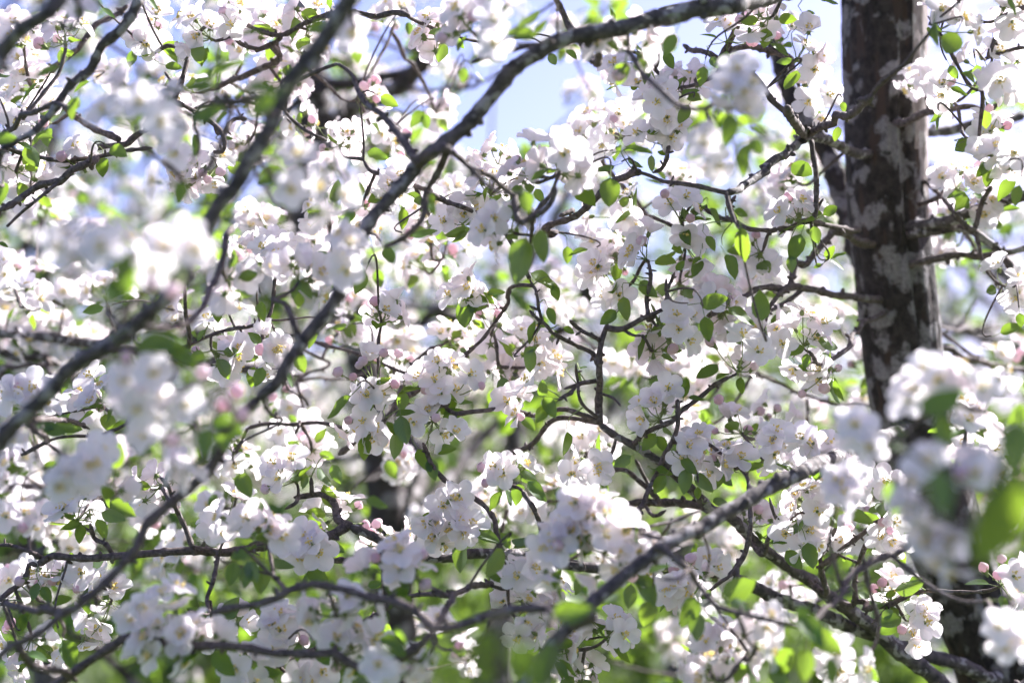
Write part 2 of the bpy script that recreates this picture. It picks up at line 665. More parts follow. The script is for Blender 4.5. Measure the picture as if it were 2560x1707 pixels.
def build_far_cluster(seed, nf, nl, detail):
    """a whole blossom cluster as one mesh, axis +Z, base at the origin, for trees further off"""
    rnd = random.Random(seed)
    mb = MB()
    dirs = []
    for k in range(nf):
        for _ in range(20):
            a, e = rnd.uniform(0, 6.28), rnd.uniform(-0.1, 1.5)
            d = Vector((math.cos(a) * math.cos(e), math.sin(a) * math.cos(e), math.sin(e)))
            if all((d - q).length > 0.52 for q in dirs):
                break
        dirs.append(d)
        p = d * rnd.uniform(0.024, 0.035)
        n = (d + Vector((rnd.uniform(-.5, .5), rnd.uniform(-.5, .5), rnd.uniform(-.3, .5)))).normalized()
        X = Matrix.Translation(p) @ rot_to(n, rnd.uniform(0, 6)).to_4x4() @ Matrix.Scale(rnd.uniform(0.95, 1.2), 4)
        if rnd.random() < 0.15:
            merge(mb, build_bud(seed * 31 + k, False), X, {0: 5, 1: 1})
        else:
            merge(mb, build_flower(seed * 31 + k, rnd.choice((1, .9, .8, .7, .5)), False if detail else None), X, {0: 0, 1: 1, 2: 2, 3: 3})
        if detail:
            mb.tube([Vector((0, 0, 0)), p * 0.95], [0.0008, 0.0007], 3, 1, cap=False)
    for k in range(nl):
        a = rnd.uniform(0, 6.28)
        d = Vector((math.cos(a), math.sin(a), rnd.uniform(-0.6, 0.5))).normalized()
        n = (Vector((0, 0, 1)) + Vector((rnd.uniform(-.8, .8), rnd.uniform(-.8, .8), 0))).normalized()
        x = d.cross(n).normalized()
        n = x.cross(d)
        L = rnd.uniform(0.032, 0.05) * (1.0 if nf else 1.25)
        R = Matrix((x, d, n)).transposed().to_4x4()
        X = Matrix.Translation(d * 0.014) @ R @ Matrix.Scale(L, 4)
        leaf_patch(mb, seed * 17 + k, 5 if detail else 4, 3, 4, X=X, petiole=detail)
    return mb


far_mid_mb = [build_far_cluster(900 + i, 8 + i % 3, 4 + i % 4, True) for i in range(6)]
far_mid = [b.mesh("blossom_cluster", CM) for b in far_mid_mb]
sprig_mid = [build_far_cluster(930 + i, 0, 6 + i % 4, True).mesh("leaf_sprig", CM) for i in range(4)]
sprig_low = [build_far_cluster(980 + i, 0, 7 + i % 4, False).arrays() for i in range(3)]
far_low = [build_far_cluster(950 + i, 7 + i % 2, 5 + i % 4, False).arrays() for i in range(5)]

# ------------------------------------------------------------------ reading positions noted on the photograph
Z = 640 / 1764.0


def reg(r, x, y):
    return (r % 4) * 640 + x * Z, (r // 4) * 569 + y * Z


def path(s):
    out, r = [], 0
    for tok in s.split():
        if ':' in tok:
            rr, tok = tok.split(':')
            r = int(rr)
        x, y = tok.split(',')
        out.append(reg(r, float(x), float(y)))
    return out


# (depth at start, depth at end, width px at start, width px at end, path)
BR = [
 # arching limbs in front
 (218, 160, 50, 50, "2:2560,-230 2050,-110 1764,-30 1500,40"),
 (160, 150, 49, 32, "2:1500,40 1100,110 800,190 500,230 300,300 150,390 0,510 1:1550,750 1380,920 1250,1020 1130,1110 1040,1230 900,1400 790,1550 5:600,400 480,580 350,740 250,900 150,1030 0,1190"),
 (150, 145, 32, 18, "5:0,1190 4:1600,1380 8:1470,60 1330,190 1200,310 1080,450 950,600 850,720 700,880 550,1000 430,1110 300,1210 150,1310 0,1390 -150,1480"),
 (130, 138, 50, 42, "1:680,-60 600,60 520,190 430,330 330,460 230,580 150,740 80,900 0,1010 0:1700,1100 1600,1280 1500,1400 1430,1568 4:1250,350 1100,530 950,640 850,710 700,830 560,930 460,1010 350,1130 200,1270 80,1370 0,1470 -120,1600"),
 (135, 135, 44, 34, "0:430,-20 300,110 150,220 50,330 0,420 -80,560"),
 (165, 165, 32, 15, "0:960,-10 900,120 830,220 730,310 650,420 560,530 450,620 350,740 250,850 140,960 60,1050 0,1140 -60,1230"),
 (220, 166, 36, 42, "7:960,1380 11:700,-90 450,20 250,110"),
 (166, 143, 42, 36, "11:250,110 0,230 10:1500,390 1300,500 1040,630 800,800 620,960 450,1120 330,1240 200,1400 100,1560 20,1690"),
 (152, 150, 22, 14, "10:1040,640 1150,720 1230,780 1300,880 1370,1000 1440,1060"),
 (160, 165, 10, 7, "10:900,490 1100,440 1300,380"),
 (150, 150, 12, 8, "10:1210,790 1150,850 1030,850"),
 (145, 152, 28, 20, "10:480,1080 350,1060 150,1065 0,1070 9:1600,1100 1400,1160 1220,1180 1150,1130 1050,1060 930,1000 700,960 500,950 380,950 220,945 150,960 0,1010 8:1600,1040 1440,1090"),
 (152, 165, 14, 10, "9:210,940 150,850 110,790"),
 (150, 150, 16, 11, "9:1210,1190 1240,1290 1190,1380"),
 (150, 165, 18, 10, "9:1190,1240 1100,1310 1030,1350"),
 (150, 188, 20, 14, "9:1260,1150 1320,1030 1360,970 1480,910 1650,880 1750,850"),
 (170, 185, 16, 10, "9:1340,960 1240,950 1000,990"),
 (152, 160, 22, 26, "9:1180,1260 1000,1400 700,1430 300,1370 8:1764,1360 1560,1330 1200,1290 890,1280 780,1330 650,1400 500,1500 400,1568 300,1650"),
 (175, 185, 18, 12, "9:-20,1545 100,1480 250,1400 400,1330"),
 (165, 145, 24, 14, "11:970,620 850,690 700,770 560,860 500,930 440,1020 350,1130"),
 (215, 92, 30, 14, "11:1900,1500 2500,1000 2500,400 2150,180 1850,200 1660,330 1480,420 1250,560"),
 (200, 96, 24, 12, "11:1300,1900 700,2400 10:1100,2500 500,2300 250,1900 9:1764,1650 1660,1500"),
 (210, 176, 20, 10, "3:1250,-700 1420,-300 1330,-90 1200,60 1110,170"),
 # offshoots of the arching limbs
 (154, 178, 25, 10, "1:1120,1080 1040,1060 1000,980 930,880 870,810 760,680 680,560 560,440"),
 (154, 158, 26, 12, "1:1320,1050 1270,1180 1200,1280 1170,1350 1160,1450 1090,1568 5:1000,90 880,130"),
 (154, 172, 18, 12, "1:1350,1050 1500,1160 1650,1260 1764,1330 2:80,1420 130,1500 6:140,30 130,110"),
 (160, 160, 18, 14, "2:130,1510 270,1410 300,1280"),
 (175, 170, 20, 14, "2:430,210 360,80 290,0 250,-60"),
 (150, 165, 11, 8, "5:190,1060 240,1130 310,1170 360,1230"),
 (150, 168, 12, 9, "5:50,1160 90,1250 180,1330"),
 (146, 160, 16, 10, "8:600,960 660,1000 670,1040"),
 (146, 170, 20, 14, "8:440,1090 300,1060 150,1040 0,1030"),
 (146, 158, 20, 18, "8:130,1330 230,1450 300,1480 440,1490 500,1510"),
 (155, 160, 20, 12, "5:290,750 270,700 200,560 100,490"),
 (136, 165, 20, 16, "4:950,680 1050,690 1200,680 1300,620 1380,540 1450,420 1510,280 1550,130 0:1600,1560"),
 (137, 150, 12, 8, "4:840,690 760,620 730,580"),
 (140, 178, 12, 10, "4:190,1340 270,1420 340,1470"),
 (180, 178, 8, 10, "4:170,1560 300,1490 450,1440 650,1410 800,1370 900,1340"),
 (150, 180, 16, 12, "4:200,1310 370,1310 580,1360"),
 (132, 150, 20, 24, "1:160,730 80,700 0:1764,680 1600,730 1450,740"),
 # trunk fork and branches right of the trunk
 (218, 212, 26, 16, "7:1090,30 1250,10 1400,15 1530,100 1660,180 1764,140 1850,110"),
 (218, 205, 32, 28, "3:1060,1545 1250,1530 1400,1460 1560,1400 1700,1370 1800,1340"),
 (218, 212, 20, 18, "7:1120,225 1300,185 1450,200 1620,200 1720,350 1764,450 1800,520"),
 (240, 255, 13, 11, "7:1350,50 1450,200 1550,350 1650,530 1700,600"),
 (235, 255, 18, 16, "7:1170,820 1350,870 1500,930 1764,1010 1850,1040"),
 (250, 290, 10, 9, "7:1150,680 1350,710 1550,690 1700,640"),
 (285, 290, 9, 7, "7:1300,700 1380,600 1450,480"),
 (230, 240, 28, 26, "3:1060,920 1250,890 1420,850 1600,830 1764,800"),
 (212, 205, 20, 14, "3:1100,790 1300,730 1420,720 1510,780 1580,720"),
 (200, 198, 14, 12, "3:1640,-40 1620,0 1580,150 1560,300 1510,400"),
 (198, 200, 10, 9, "3:1500,405 1640,360 1740,340 1800,330"),
 (218, 212, 14, 16, "3:1090,1410 1200,1360 1280,1350"),
 (220, 205, 13, 12, "3:1100,1250 1180,1330 1300,1480"),
 (205, 206, 12, 14, "3:1540,1280 1480,1420 1430,1568"),
 # left of the trunk
 (216, 175, 26, 20, "3:600,1040 400,960 250,950 150,1040 40,1110 2:1600,1280 1480,1330"),
 (178, 185, 14, 9, "2:1480,1330 1350,1300 1180,1260 1000,1220 840,1180"),
 (178, 190, 14, 11, "2:1480,1340 1520,1450 1540,1530"),
 (200, 168, 18, 22, "3:260,945 400,850 560,760 720,660"),
 (200, 180, 22, 24, "3:260,945 170,830 130,740"),
 (216, 190, 20, 14, "7:660,485 420,440 280,420 150,400 0,400 6:1640,460 1520,510 1440,580 1350,610"),
 (216, 200, 22, 14, "7:600,90 560,60 450,20 430,50 330,150 250,240 150,370 60,480"),
 (210, 200, 14, 10, "7:230,425 100,530 0,580"),
 (216, 190, 15, 10, "7:690,640 650,650 600,760 520,850 440,900 340,930 290,860"),
 (235, 225, 9, 9, "7:760,1245 550,1210 350,1180 180,1120 0,1030 6:1660,980"),
 (230, 228, 9, 9, "7:270,1180 275,1270 270,1350"),
 (198, 195, 14, 13, "3:300,970 325,1250 320,1480 290,1530"),
 (210, 196, 16, 13, "3:620,1570 480,1555 330,1540 290,1520 160,1545 60,1580"),
 (196, 195, 10, 6, "3:320,1480 350,1420 380,1370"),
 # the sharp branch running from the lower right to the middle
 (212, 192, 46, 18, "11:1300,1690 1150,1530 900,1350 750,1200 560,1060 400,960 300,860 100,740 0,660 10:1680,610 1540,470 1420,390 1300,290 1080,100 6:960,1568 830,1490 720,1430 600,1350"),
 (192, 190, 21, 14, "6:605,1350 590,1150 590,1000 610,850 640,740 660,660"),
 (190, 188, 17, 8, "6:650,690 760,700 900,640 1000,590 1060,540 1060,440 1090,380 1120,310"),
 (188, 188, 10, 8, "6:1062,440 1062,350"),
 (189, 190, 14, 9, "6:940,625 940,500 955,350 940,230"),
 (190, 188, 9, 7, "6:770,705 840,745 900,745"),
 (190, 187, 13, 9, "6:620,780 540,740 480,710 430,670 400,640"),
 (188, 186, 8, 6, "6:480,712 440,740"),
 (191, 188, 15, 8, "6:590,930 550,860 440,810 340,750 250,680 190,640 120,570"),
 (189, 188, 9, 7, "6:210,650 180,500 140,400 120,350"),
 (188, 187, 8, 7, "6:195,575 120,540"),
 (191, 187, 14, 10, "6:580,1055 450,1080 380,1140 320,1190"),
 (189, 187, 9, 8, "6:440,1083 360,1110"),
 (192, 188, 10, 7, "6:590,1310 500,1230 450,1150 440,1050 440,940"),
 (191, 187, 9, 6, "6:600,1140 690,1170 750,1230"),
 (192, 190, 14, 12, "6:600,1330 480,1290 330,1260 160,1280 0,1250 5:1700,1230 1600,1250 1500,1260 1370,1280 1310,1250 1330,1180"),
 (192, 205, 13, 14, "6:600,1345 420,1320 280,1345 160,1460 0,1560 -60,1600"),
 (193, 188, 15, 11, "6:840,1490 870,1460 880,1440 930,1400 1120,1300 1270,1190 1380,1100 1500,1030"),
 (189, 190, 12, 14, "6:1140,1210 1145,1350 1110,1480 1070,1568 10:1000,130 930,240 880,350 840,410"),
 (198, 204, 24, 18, "10:1420,385 1300,350 1150,330 1000,330 850,330 660,330 560,320"),
 (200, 205, 14, 11, "10:1010,310 980,270 880,170 760,100 620,90 480,70"),
 (202, 202, 6, 6, "10:650,130 660,320"),
 (200, 198, 12, 10, "10:995,290 900,130 850,30"),
 (200, 194, 10, 9, "10:920,350 970,410 1060,380"),
 (190, 184, 10, 15, "10:1550,60 1610,160 1620,300 1635,480 1600,650 1540,740 1490,840"),
 (186, 184, 12, 10, "10:1560,715 1550,860"),
 (196, 190, 14, 11, "11:0,640 10,570 80,470 230,400 320,370"),
 (193, 190, 10, 8, "11:75,462 40,380 10,290"),
 (199, 192, 16, 11, "11:390,920 380,890 370,780 440,700 550,600 680,510 810,430"),
 (197, 192, 12, 10, "11:372,770 360,690 420,610 470,490"),
 (202, 195, 17, 11, "11:450,985 560,1010 600,990 610,850 640,680 700,580 760,480"),
 (202, 192, 17, 13, "11:580,1010 680,1010 680,1070 800,1050 900,1000 1000,960 1090,930"),
 # the lower long limb
 (216, 190, 38, 24, "11:1480,1520 1300,1430 1000,1340 800,1270 600,1200 350,1080 150,1020 0,960 10:1700,920 1480,840 1300,800 900,790 500,760 150,710 0,680 9:1500,665 1230,710 1000,650 880,590 760,540 650,490"),
 (190, 192, 24, 13, "9:650,490 560,440 510,350 400,290 260,290"),
 (190, 184, 27, 17, "9:620,490 500,560 400,570 200,600 0,640 8:1570,670 1430,665 1340,660 1100,680 900,690 700,710 500,730 330,740 200,745"),
 (185, 183, 12, 10, "8:330,725 200,660 70,620 0,620 -60,610"),
 (185, 183, 13, 10, "8:780,690 730,610 660,560 620,470"),
 (185, 182, 15, 11, "8:1330,650 1290,520 1230,400 1180,300 1140,200 1100,150"),
 (183, 182, 10, 9, "8:1135,210 1150,130"),
 (185, 178, 12, 11, "8:1505,690 1490,850 1450,980 1440,1090"),
 (185, 182, 16, 16, "8:205,745 170,860 120,910 0,1000"),
 (191, 190, 12, 9, "9:385,270 380,150"),
 (191, 190, 12, 9, "9:290,290 270,330 200,370"),
 (190, 187, 14, 16, "9:450,740 600,710 760,660 860,680 900,630"),
 (191, 190, 15, 12, "9:1690,660 1660,500 1640,430 1560,340 1450,250 1330,160 1220,40 5:1150,1480"),
 (191, 189, 15, 12, "10:210,700 190,510 170,410 130,330 70,240"),
 # upper left
 (192, 190, 12, 10, "0:290,1095 450,1120 620,1100 760,1070 900,1040 1050,1020"),
 (196, 198, 16, 18, "0:700,1010 850,950 1000,900"),
 (185, 186, 17, 20, "0:0,1450 100,1400 250,1300 430,1210 580,1140"),
 (184, 186, 8, 10, "0:50,1560 130,1480 250,1370 400,1270 440,1220"),
 (210, 212, 16, 14, "0:470,350 560,280 700,180 800,100 880,40"),
 (195, 195, 11, 14, "0:1080,360 1150,320 1230,340 1280,400 1260,520 1220,610"),
 (196, 196, 8, 8, "0:1140,500 1190,580 1225,600"),
 (196, 196, 10, 11, "0:1560,180 1660,280 1764,330 1:60,340"),
 (196, 194, 12, 14, "0:1660,150 1764,190 1:100,240 200,240 340,160"),
 (196, 195, 14, 14, "1:0,350 100,310 180,250"),
 (212, 205, 16, 16, "0:1440,620 1560,560 1700,510 1:60,470"),
 (196, 196, 13, 11, "0:1500,900 1540,980 1530,1050 1440,1050"),
 (198, 200, 11, 12, "0:1520,920 1560,900 1600,830 1700,820"),
 (192, 190, 15, 16, "1:640,95 720,95 900,90 1060,110"),
 (178, 178, 9, 9, "1:210,770 300,850 400,920 490,970"),
 (195, 195, 9, 8, "1:1350,250 1420,265 1520,290 1600,310"),
 (155, 160, 14, 12, "1:1480,430 1600,390 1764,340 2:100,320"),
 (186, 188, 15, 11, "1:1210,1340 1300,1380 1400,1410 1480,1440"),
 (195, 196, 12, 12, "1:740,1100 800,1180 900,1200 980,1230"),
 (192, 200, 18, 16, "2:600,1320 520,1390 400,1480 220,1560 6:300,20 240,60"),
 (194, 192, 15, 13, "2:420,1450 330,1490"),
 (202, 196, 14, 14, "2:1180,310 1300,370 1440,400"),
 (196, 194, 17, 15, "2:1440,400 1520,250 1560,160 1600,50 1630,-40"),
 (196, 205, 16, 20, "2:1440,400 1540,340 1764,370 3:120,420 200,560"),
 (196, 196, 12, 12, "2:1445,400 1430,480 1400,530"),
 (196, 197, 11, 10, "2:800,340 900,400 1000,490 1080,570"),
 (197, 195, 12, 11, "2:1010,960 1060,1000 1070,1080 1030,1160 970,1190"),
 (220, 222, 12, 12, "2:760,1290 840,1360 900,1440 950,1500"),
 (196, 196, 13, 13, "2:1240,1400 1330,1440 1440,1500 1530,1510 1640,1568 1764,1590"),
 (196, 196, 12, 11, "2:1540,1510 1500,1420 1540,1350"),
 (195, 193, 11, 10, "5:1430,890 1560,780 1660,640 1740,520 1735,480"),
 (194, 194, 9, 9, "5:1715,560 1680,550 1600,530"),
 (205, 206, 15, 13, "5:1010,1090 1090,960 1190,850 1250,820"),
 (225, 232, 8, 8, "5:340,840 430,890 520,940 430,990 250,1020"),
 (228, 232, 8, 8, "5:290,1060 430,1030 630,1045"),
 (202, 202, 11, 10, "5:-60,1385 0,1375 150,1350 300,1340 440,1345 600,1380 720,1400"),
 (202, 204, 13, 16, "5:720,1420 650,1500 570,1560"),
 (202, 202, 8, 8, "5:300,1345 290,1370 270,1420"),
 (190, 190, 10, 10, "5:1030,1220 1120,1220 1200,1225"),
 (190, 192, 9, 11, "4:1350,800 1480,740 1620,690 1764,660 5:80,630"),
 (245, 245, 24, 16, "4:0,850 150,900 300,890 420,960"),
 (240, 240, 12, 12, "4:0,950 280,960"),
 (240, 240, 22, 20, "8:-60,220 200,220 370,215"),
 (235, 235, 16, 14, "8:820,270 900,230 1100,220 1230,235"),
]

# branches of the tree behind, in the same notation
BR2 = [
 (322, 300, 50, 40, "1:570,830 750,700 870,640 1000,600 1060,530 1150,430 1230,330 1290,270 1400,100 1480,-80"),
 (318, 312, 34, 26, "1:370,560 600,580 800,550 950,520 1050,500"),
 (310, 300, 13, 9, "1:1150,350 960,330 850,270 740,230"),
 (315, 300, 13, 10, "1:480,570 560,690 610,800"),
 (316, 310, 24, 20, "1:480,600 300,690 200,800"),
 (310, 290, 11, 9, "1:1060,600 1200,630 1350,600 1450,590 1480,510"),
 (305, 290, 11, 9, "1:1290,680 1400,630 1550,570"),
 (310, 300, 10, 8, "1:800,740 880,730 960,770 1050,780"),
 (312, 300, 10, 8, "5:600,520 780,520 900,530"),
 (312, 290, 14, 10, "5:820,540 640,600 500,660 440,740"),
 (314, 290, 15, 12, "5:820,540 1000,540 1140,550 1250,560 1400,550"),
 (300, 285, 11, 9, "5:950,630 1060,640 1140,660 1280,660"),
 (318, 300, 26, 16, "5:900,850 1000,780 1100,700 1200,600 1260,560"),
 (318, 310, 20, 14, "9:1010,560 1040,350 1090,150 1130,0"),
 (318, 300, 14, 9, "9:960,100 800,150 620,230"),
 (318, 295, 26, 40, "6:420,640 470,560 540,440 600,330"),
]

# single flowers noted on the photograph: x,y,depth in cm (kept until changed); b = bud
FL = """
0: 100,150,195 1330,120,190 1450,180 1360,240 1250,110 1050,150,200 1010,300,195 950,250 430,150,178 280,20,145 540,50,140 120,400,210 160,500,200 50,620,205 30,740,195 110,850,190 220,760,200 530,1000,190 570,1040 430,1080b 150,1130,195 720,450,240 830,560,132 700,760,130 960,700,130 1120,830,127 880,620,132 1150,650,150 1200,1050,150 1060,1250,140 1400,1180,195b 1430,1230b 1520,1180b 1280,1170,200 1120,560,210 1320,540,210 1560,650,230 1650,350,210 1700,120,210 1640,1000,220 300,1400,240 180,1280,220 1700,1450,220 1660,40,195 1080,90 940,250b 1090,180b
1: 60,80,200 260,50,195 410,120,195 120,180,200 330,250,210 100,450,210 200,450,210 310,570,210 150,560,220 820,190,145b 670,230,140 1180,120,195 1130,230,195 1380,60,160 1000,40,220 1640,130,150 1640,300,150 740,600,210b 820,560b 820,680b 640,920,200 680,890 520,880,210 390,830,200b 250,870,210 870,920,210 1040,920,210b 1200,720,240 1250,760,240 290,1060,128 430,1290,128 240,1300,128 560,1130,132 600,1350,128 470,1500,132 920,1270,190 1000,1200,190 760,1410,200b 390,1400,200 1290,1520,190 1700,1030,195 1640,1200,190 1530,1440,190 1640,1500,170 1320,1280,220 1180,1500,210 750,1500,210 60,1500,220 1740,20,150 1000,960,210b
2: 700,430,195 760,490 650,250,160 580,310,160 950,280,160 1050,640,190 1000,700 1100,950,195 1150,880 1040,830 990,860b 1200,520,200 1480,150,190 1430,130 1700,100,185 1640,290,190b 560,830,210 460,900,210 860,920,195 700,820,200b 740,780 620,1000,200 150,960,175 380,1020,170 100,1130,175 450,1150,180 270,950,180 60,1240,178 1550,480,140 1660,560,140 1430,730,140 1620,730,140 1330,980,140 1340,1150,142 1430,1150,142 1270,900 1090,1400,195 1200,1350,190 1050,1340b 520,1500,200 780,1490,200 850,1530,200 1180,1180,220 800,1250,200 660,760,215 700,740b 520,770 1600,620,140 1480,600,140
3: 50,100,200 60,250,200b 280,200,195 350,380,195 320,480 280,700,200 420,650,200 250,560,200 170,170 1200,60,175 1340,120,175 1430,220,180 1340,410,200 1460,370,200 1590,350,200 1200,570,195 1110,480,210 1230,740,200 1600,560,175 1500,570,175 1700,600,175 1460,930,190 1540,900 1640,870,190b 1660,1110,180 1700,1050,175 1420,1260,200 1200,1220,210 1300,1150,210 1480,1150,210 140,1200,220 230,1380,195 70,1450,195 330,1400,200 1540,1380,210 1200,1450,240 1730,420,200 1350,1170 1730,40,180
4: 400,130,100 700,130,100 560,200,102 900,60,105 450,40,102 1150,130,100 1350,150,100 1080,380,102b 1200,430b 1060,270,101 1250,50,100 180,400,210 280,490,210 200,560,210 700,380,230 440,440,240 130,260,230b 50,230,220 30,320 500,730,240 200,780,240 640,720,240 1430,620,200 1180,560,210 1560,340,165 1680,330,165 1540,480,165 1640,530,165 1660,100,210 1600,230,210 1700,720,200 1600,800,200 1520,880,195 1500,960,200 1640,960,200 1500,700 130,1130,175 40,1150 220,1100 110,1080b 620,1020,190 570,1130,190 680,1190,190 560,1240 820,1230,190 700,1080,180 870,900,120b 860,1050,120 1050,1000,120 950,1250,120 1100,1170,120 880,1150 1280,1220,122 1400,1000,125b 1540,1230,125b 1640,1130,122b 1680,1290,122b 990,1420,130 1190,1460,125b 1060,1300,122 280,1130,230 380,1200,230 1680,1530,210 700,1530,150 620,1560,150 1500,1540,200 330,600,245 70,480,240 420,620,245
5: 60,90,200 200,150,190 60,280,165 370,260,165 450,300 280,200,165 630,200,150 620,300,150 650,100,150 570,40,150 490,200,210 330,100,220 670,480,230 650,700,220 680,740 890,560,190 960,480,190 820,520b 1230,190,220 1350,150,220b 1460,140,220 1400,400,192 1330,460 1450,330 1460,410 130,840,185 40,840,185b 160,830 740,930,187b 710,950b 880,870b 570,1000b 670,1030b 780,900 990,900,210 760,1150,188 860,1140 720,1170 950,1080b 740,1330 640,1330b 1330,930,190 1250,920 1350,970 1370,1110 1230,1050 1130,1030 1480,1010 1550,1090b 1280,1180b 1170,1120b 1500,680,210 1270,720 1420,780,220 1700,650,200 1650,850,220 1720,1000,200 1730,1200,190 1240,1310,188b 1370,1400 1130,1350b 1080,1340 170,1400,220 380,1420,220 270,1500,210 400,1530,210 880,1500,220 230,1240,230 1100,760,240 850,760,240 1560,900,220 1570,730,215 1480,460,192 1100,200,225
6: 330,370,240 570,250,195 600,290 540,320 830,150,192 900,100b 810,190 640,460,195 740,470 950,20 740,20,210 1200,50,195 1270,80 1650,80,200 1700,200 1290,260,195 1700,330,220 1130,600,185 1180,480,200 1400,420,190 1230,780,185 1150,700,185 1380,800,190b 1450,640,195 1590,740,185 1700,850,185 950,820,192 1060,830 980,920 1080,760 280,870,200 100,1050,188 50,1150 60,1130 60,1300,188b 30,1280 30,720,210 320,1000,200 320,900 170,780 900,1200,190 980,1200 900,1320 1040,1180 1080,1100,190 700,930,240 870,1000,240 1150,920,240 1430,1190,200b 1500,1300 1550,1260 1400,1400b 1620,1400b 1700,1420 1400,1540,195 1280,1430,190 1220,1500 580,1430,210 450,1480,220 560,1500 1200,1330 1230,1200,240 1500,870,240 360,600,240 1600,960,188 1660,960b 620,180,205 700,160 560,100,215 500,40 150,700,200 1050,620,190 1250,600,188 640,900,235 780,960,240
7: 240,560,190 300,600 390,650 330,760 380,720 180,680,190 100,800 60,700,195 180,980 340,1050 390,1100b 240,1140b 480,970b 350,980 290,920 60,1250,210b 30,1460,190 120,1500 60,1400 300,1480,180 420,1480 350,1540 230,1440 1000,1100,130 1080,960,130 1280,1050,130 1350,950,130 1480,1100,135 960,1180,130 1180,1050,130 620,1420,135 700,1500,130 600,1350,133 1250,190,240 1560,830,240 1700,900,240b 1580,1050,240 1650,1050,240 1730,420,200 1700,480 1740,340 400,570,245 650,830,240 600,1260,240 1340,1200,170 1430,1250 1570,1520,190 1350,1480,190 1200,180,240 470,560,240 1620,860,240 1730,860b 1190,90,240
8: 70,330,240 150,300 300,400,220 40,420 430,360,185 400,390 500,290,185 600,260 600,80,140 430,150,140 540,150 650,50 400,220 800,90,160 1060,130,190 1180,80,140 1330,80,140 1270,120 1230,50 1620,270,185 1680,300 1480,500,180 1550,530 1640,480,170 1700,430,165 1500,420 560,640,230 1190,570,220 990,390,230 240,800,185 150,860b 400,850 560,810 660,830 370,870b 530,920b 320,830 280,880b 760,900,190 1120,940,155 1230,900,155 1080,1170,155 1250,1220,155 960,1150 1000,1250 950,1330 1030,1380 1260,1420 1200,1040 1340,1180 900,1120 980,1050 590,1110,190 650,1220 580,1300 690,1170 370,1370 740,1050,190 790,910 120,1490,190 50,1200,190b 330,1250 1120,780,220 1540,1180,185 1470,1130 1620,1470,170 60,860,210 40,50,230 280,470,230 1450,330,220 380,1330 170,1440 30,1300,188 80,1170b 480,640,235 320,500,235
9: 120,50,190 250,20,190 150,150 190,60 70,230b 510,250,195 620,290 420,360 560,370 470,480 100,430,165 100,520 180,560 30,470 320,540,180 380,600 430,670 300,700,180 260,600 740,480,195b 840,480b 920,530 990,650,160 950,600 1150,690b 830,720b 740,770 1100,750 1150,880b 1000,760 1290,350,185 1400,280 1400,450 1290,620 1230,450 1170,470 1490,470 1430,540 1350,300 1220,560 630,960,155 850,1050 560,1020 760,980 640,1120 400,1080 380,1150 340,1050 150,1090,175 170,1200 220,1100 110,1160 130,1350,175 100,1330 320,1280b 640,1130,160 560,1260 780,1300 700,1200 830,1260 640,1480,160 550,1450b 400,1500,175 300,1520 460,1490 880,1500,150 840,1440 1450,1430,230 1640,70,190 1700,120 1570,90b 1730,900,185 1700,1000 970,50,230 1040,30 1250,1120,240 1650,400,230 1180,1120,245 350,1550,175 560,1180,160 1560,230,225
10: 450,30,190 410,130 590,70 590,110 480,280,160 580,430,160 460,420 350,450 280,560 310,620 480,600 650,550 780,520 870,660 940,620 720,780 620,700 560,860 400,520 540,520 760,640 850,580 220,640 560,320 430,320 650,400 150,780,175 40,830 170,920,185 270,1010 330,880 60,960 240,860 100,1150,175 190,1240,175 420,1350,180 380,1320 440,1470,185 560,1520b 320,1130 390,1450 730,1100,185b 770,1230,180 1110,790,190b 1070,930,185 1200,900 1230,960 1130,900 1420,1250,170 1380,1430 1500,1440 1320,1380 1560,1380 1480,1200 1650,1420,160 1700,1320 1700,1120 1230,1540 1300,1520 1350,720,200 1420,760 1340,750 1250,960 1690,380b 1250,50,190 1180,20 1450,60 1580,10 150,380,220 300,190,220 60,380 1000,700,200 1760,50,195 1520,1330,170 1450,1300,170 1330,1270,170 1350,1490 230,960,185 80,1050,185
11: 300,230,190 200,280 380,200 180,350 160,30 250,220 340,330 350,540 250,650 340,620 280,520 120,540 560,150,150 520,250 550,330 480,180 620,240,180 620,150 1060,120,100 1010,200 1000,350,96 1100,40 950,330 1060,480 1180,620,96 1180,750 1250,800 1250,560 1100,600 1330,130,110b 1400,50 1430,120 1560,40,190 1600,130 1540,90 820,180,190 840,520,190b 870,590 780,560 840,850,195 790,880b 860,840 740,920b 950,920 860,930 1080,1050,190 1090,1150 1000,1230 930,1200b 1030,1290 1060,1100 1700,830,180 1700,960,150 1650,1250,140 1690,1200 1600,1180 1640,1310 1740,1290 60,970,240 130,900 30,1100,150 40,1350 480,560,200 560,480,220 500,1480,160 60,1250,155 -10,1180,150 700,400,240 640,360,240 20,880,230
"""

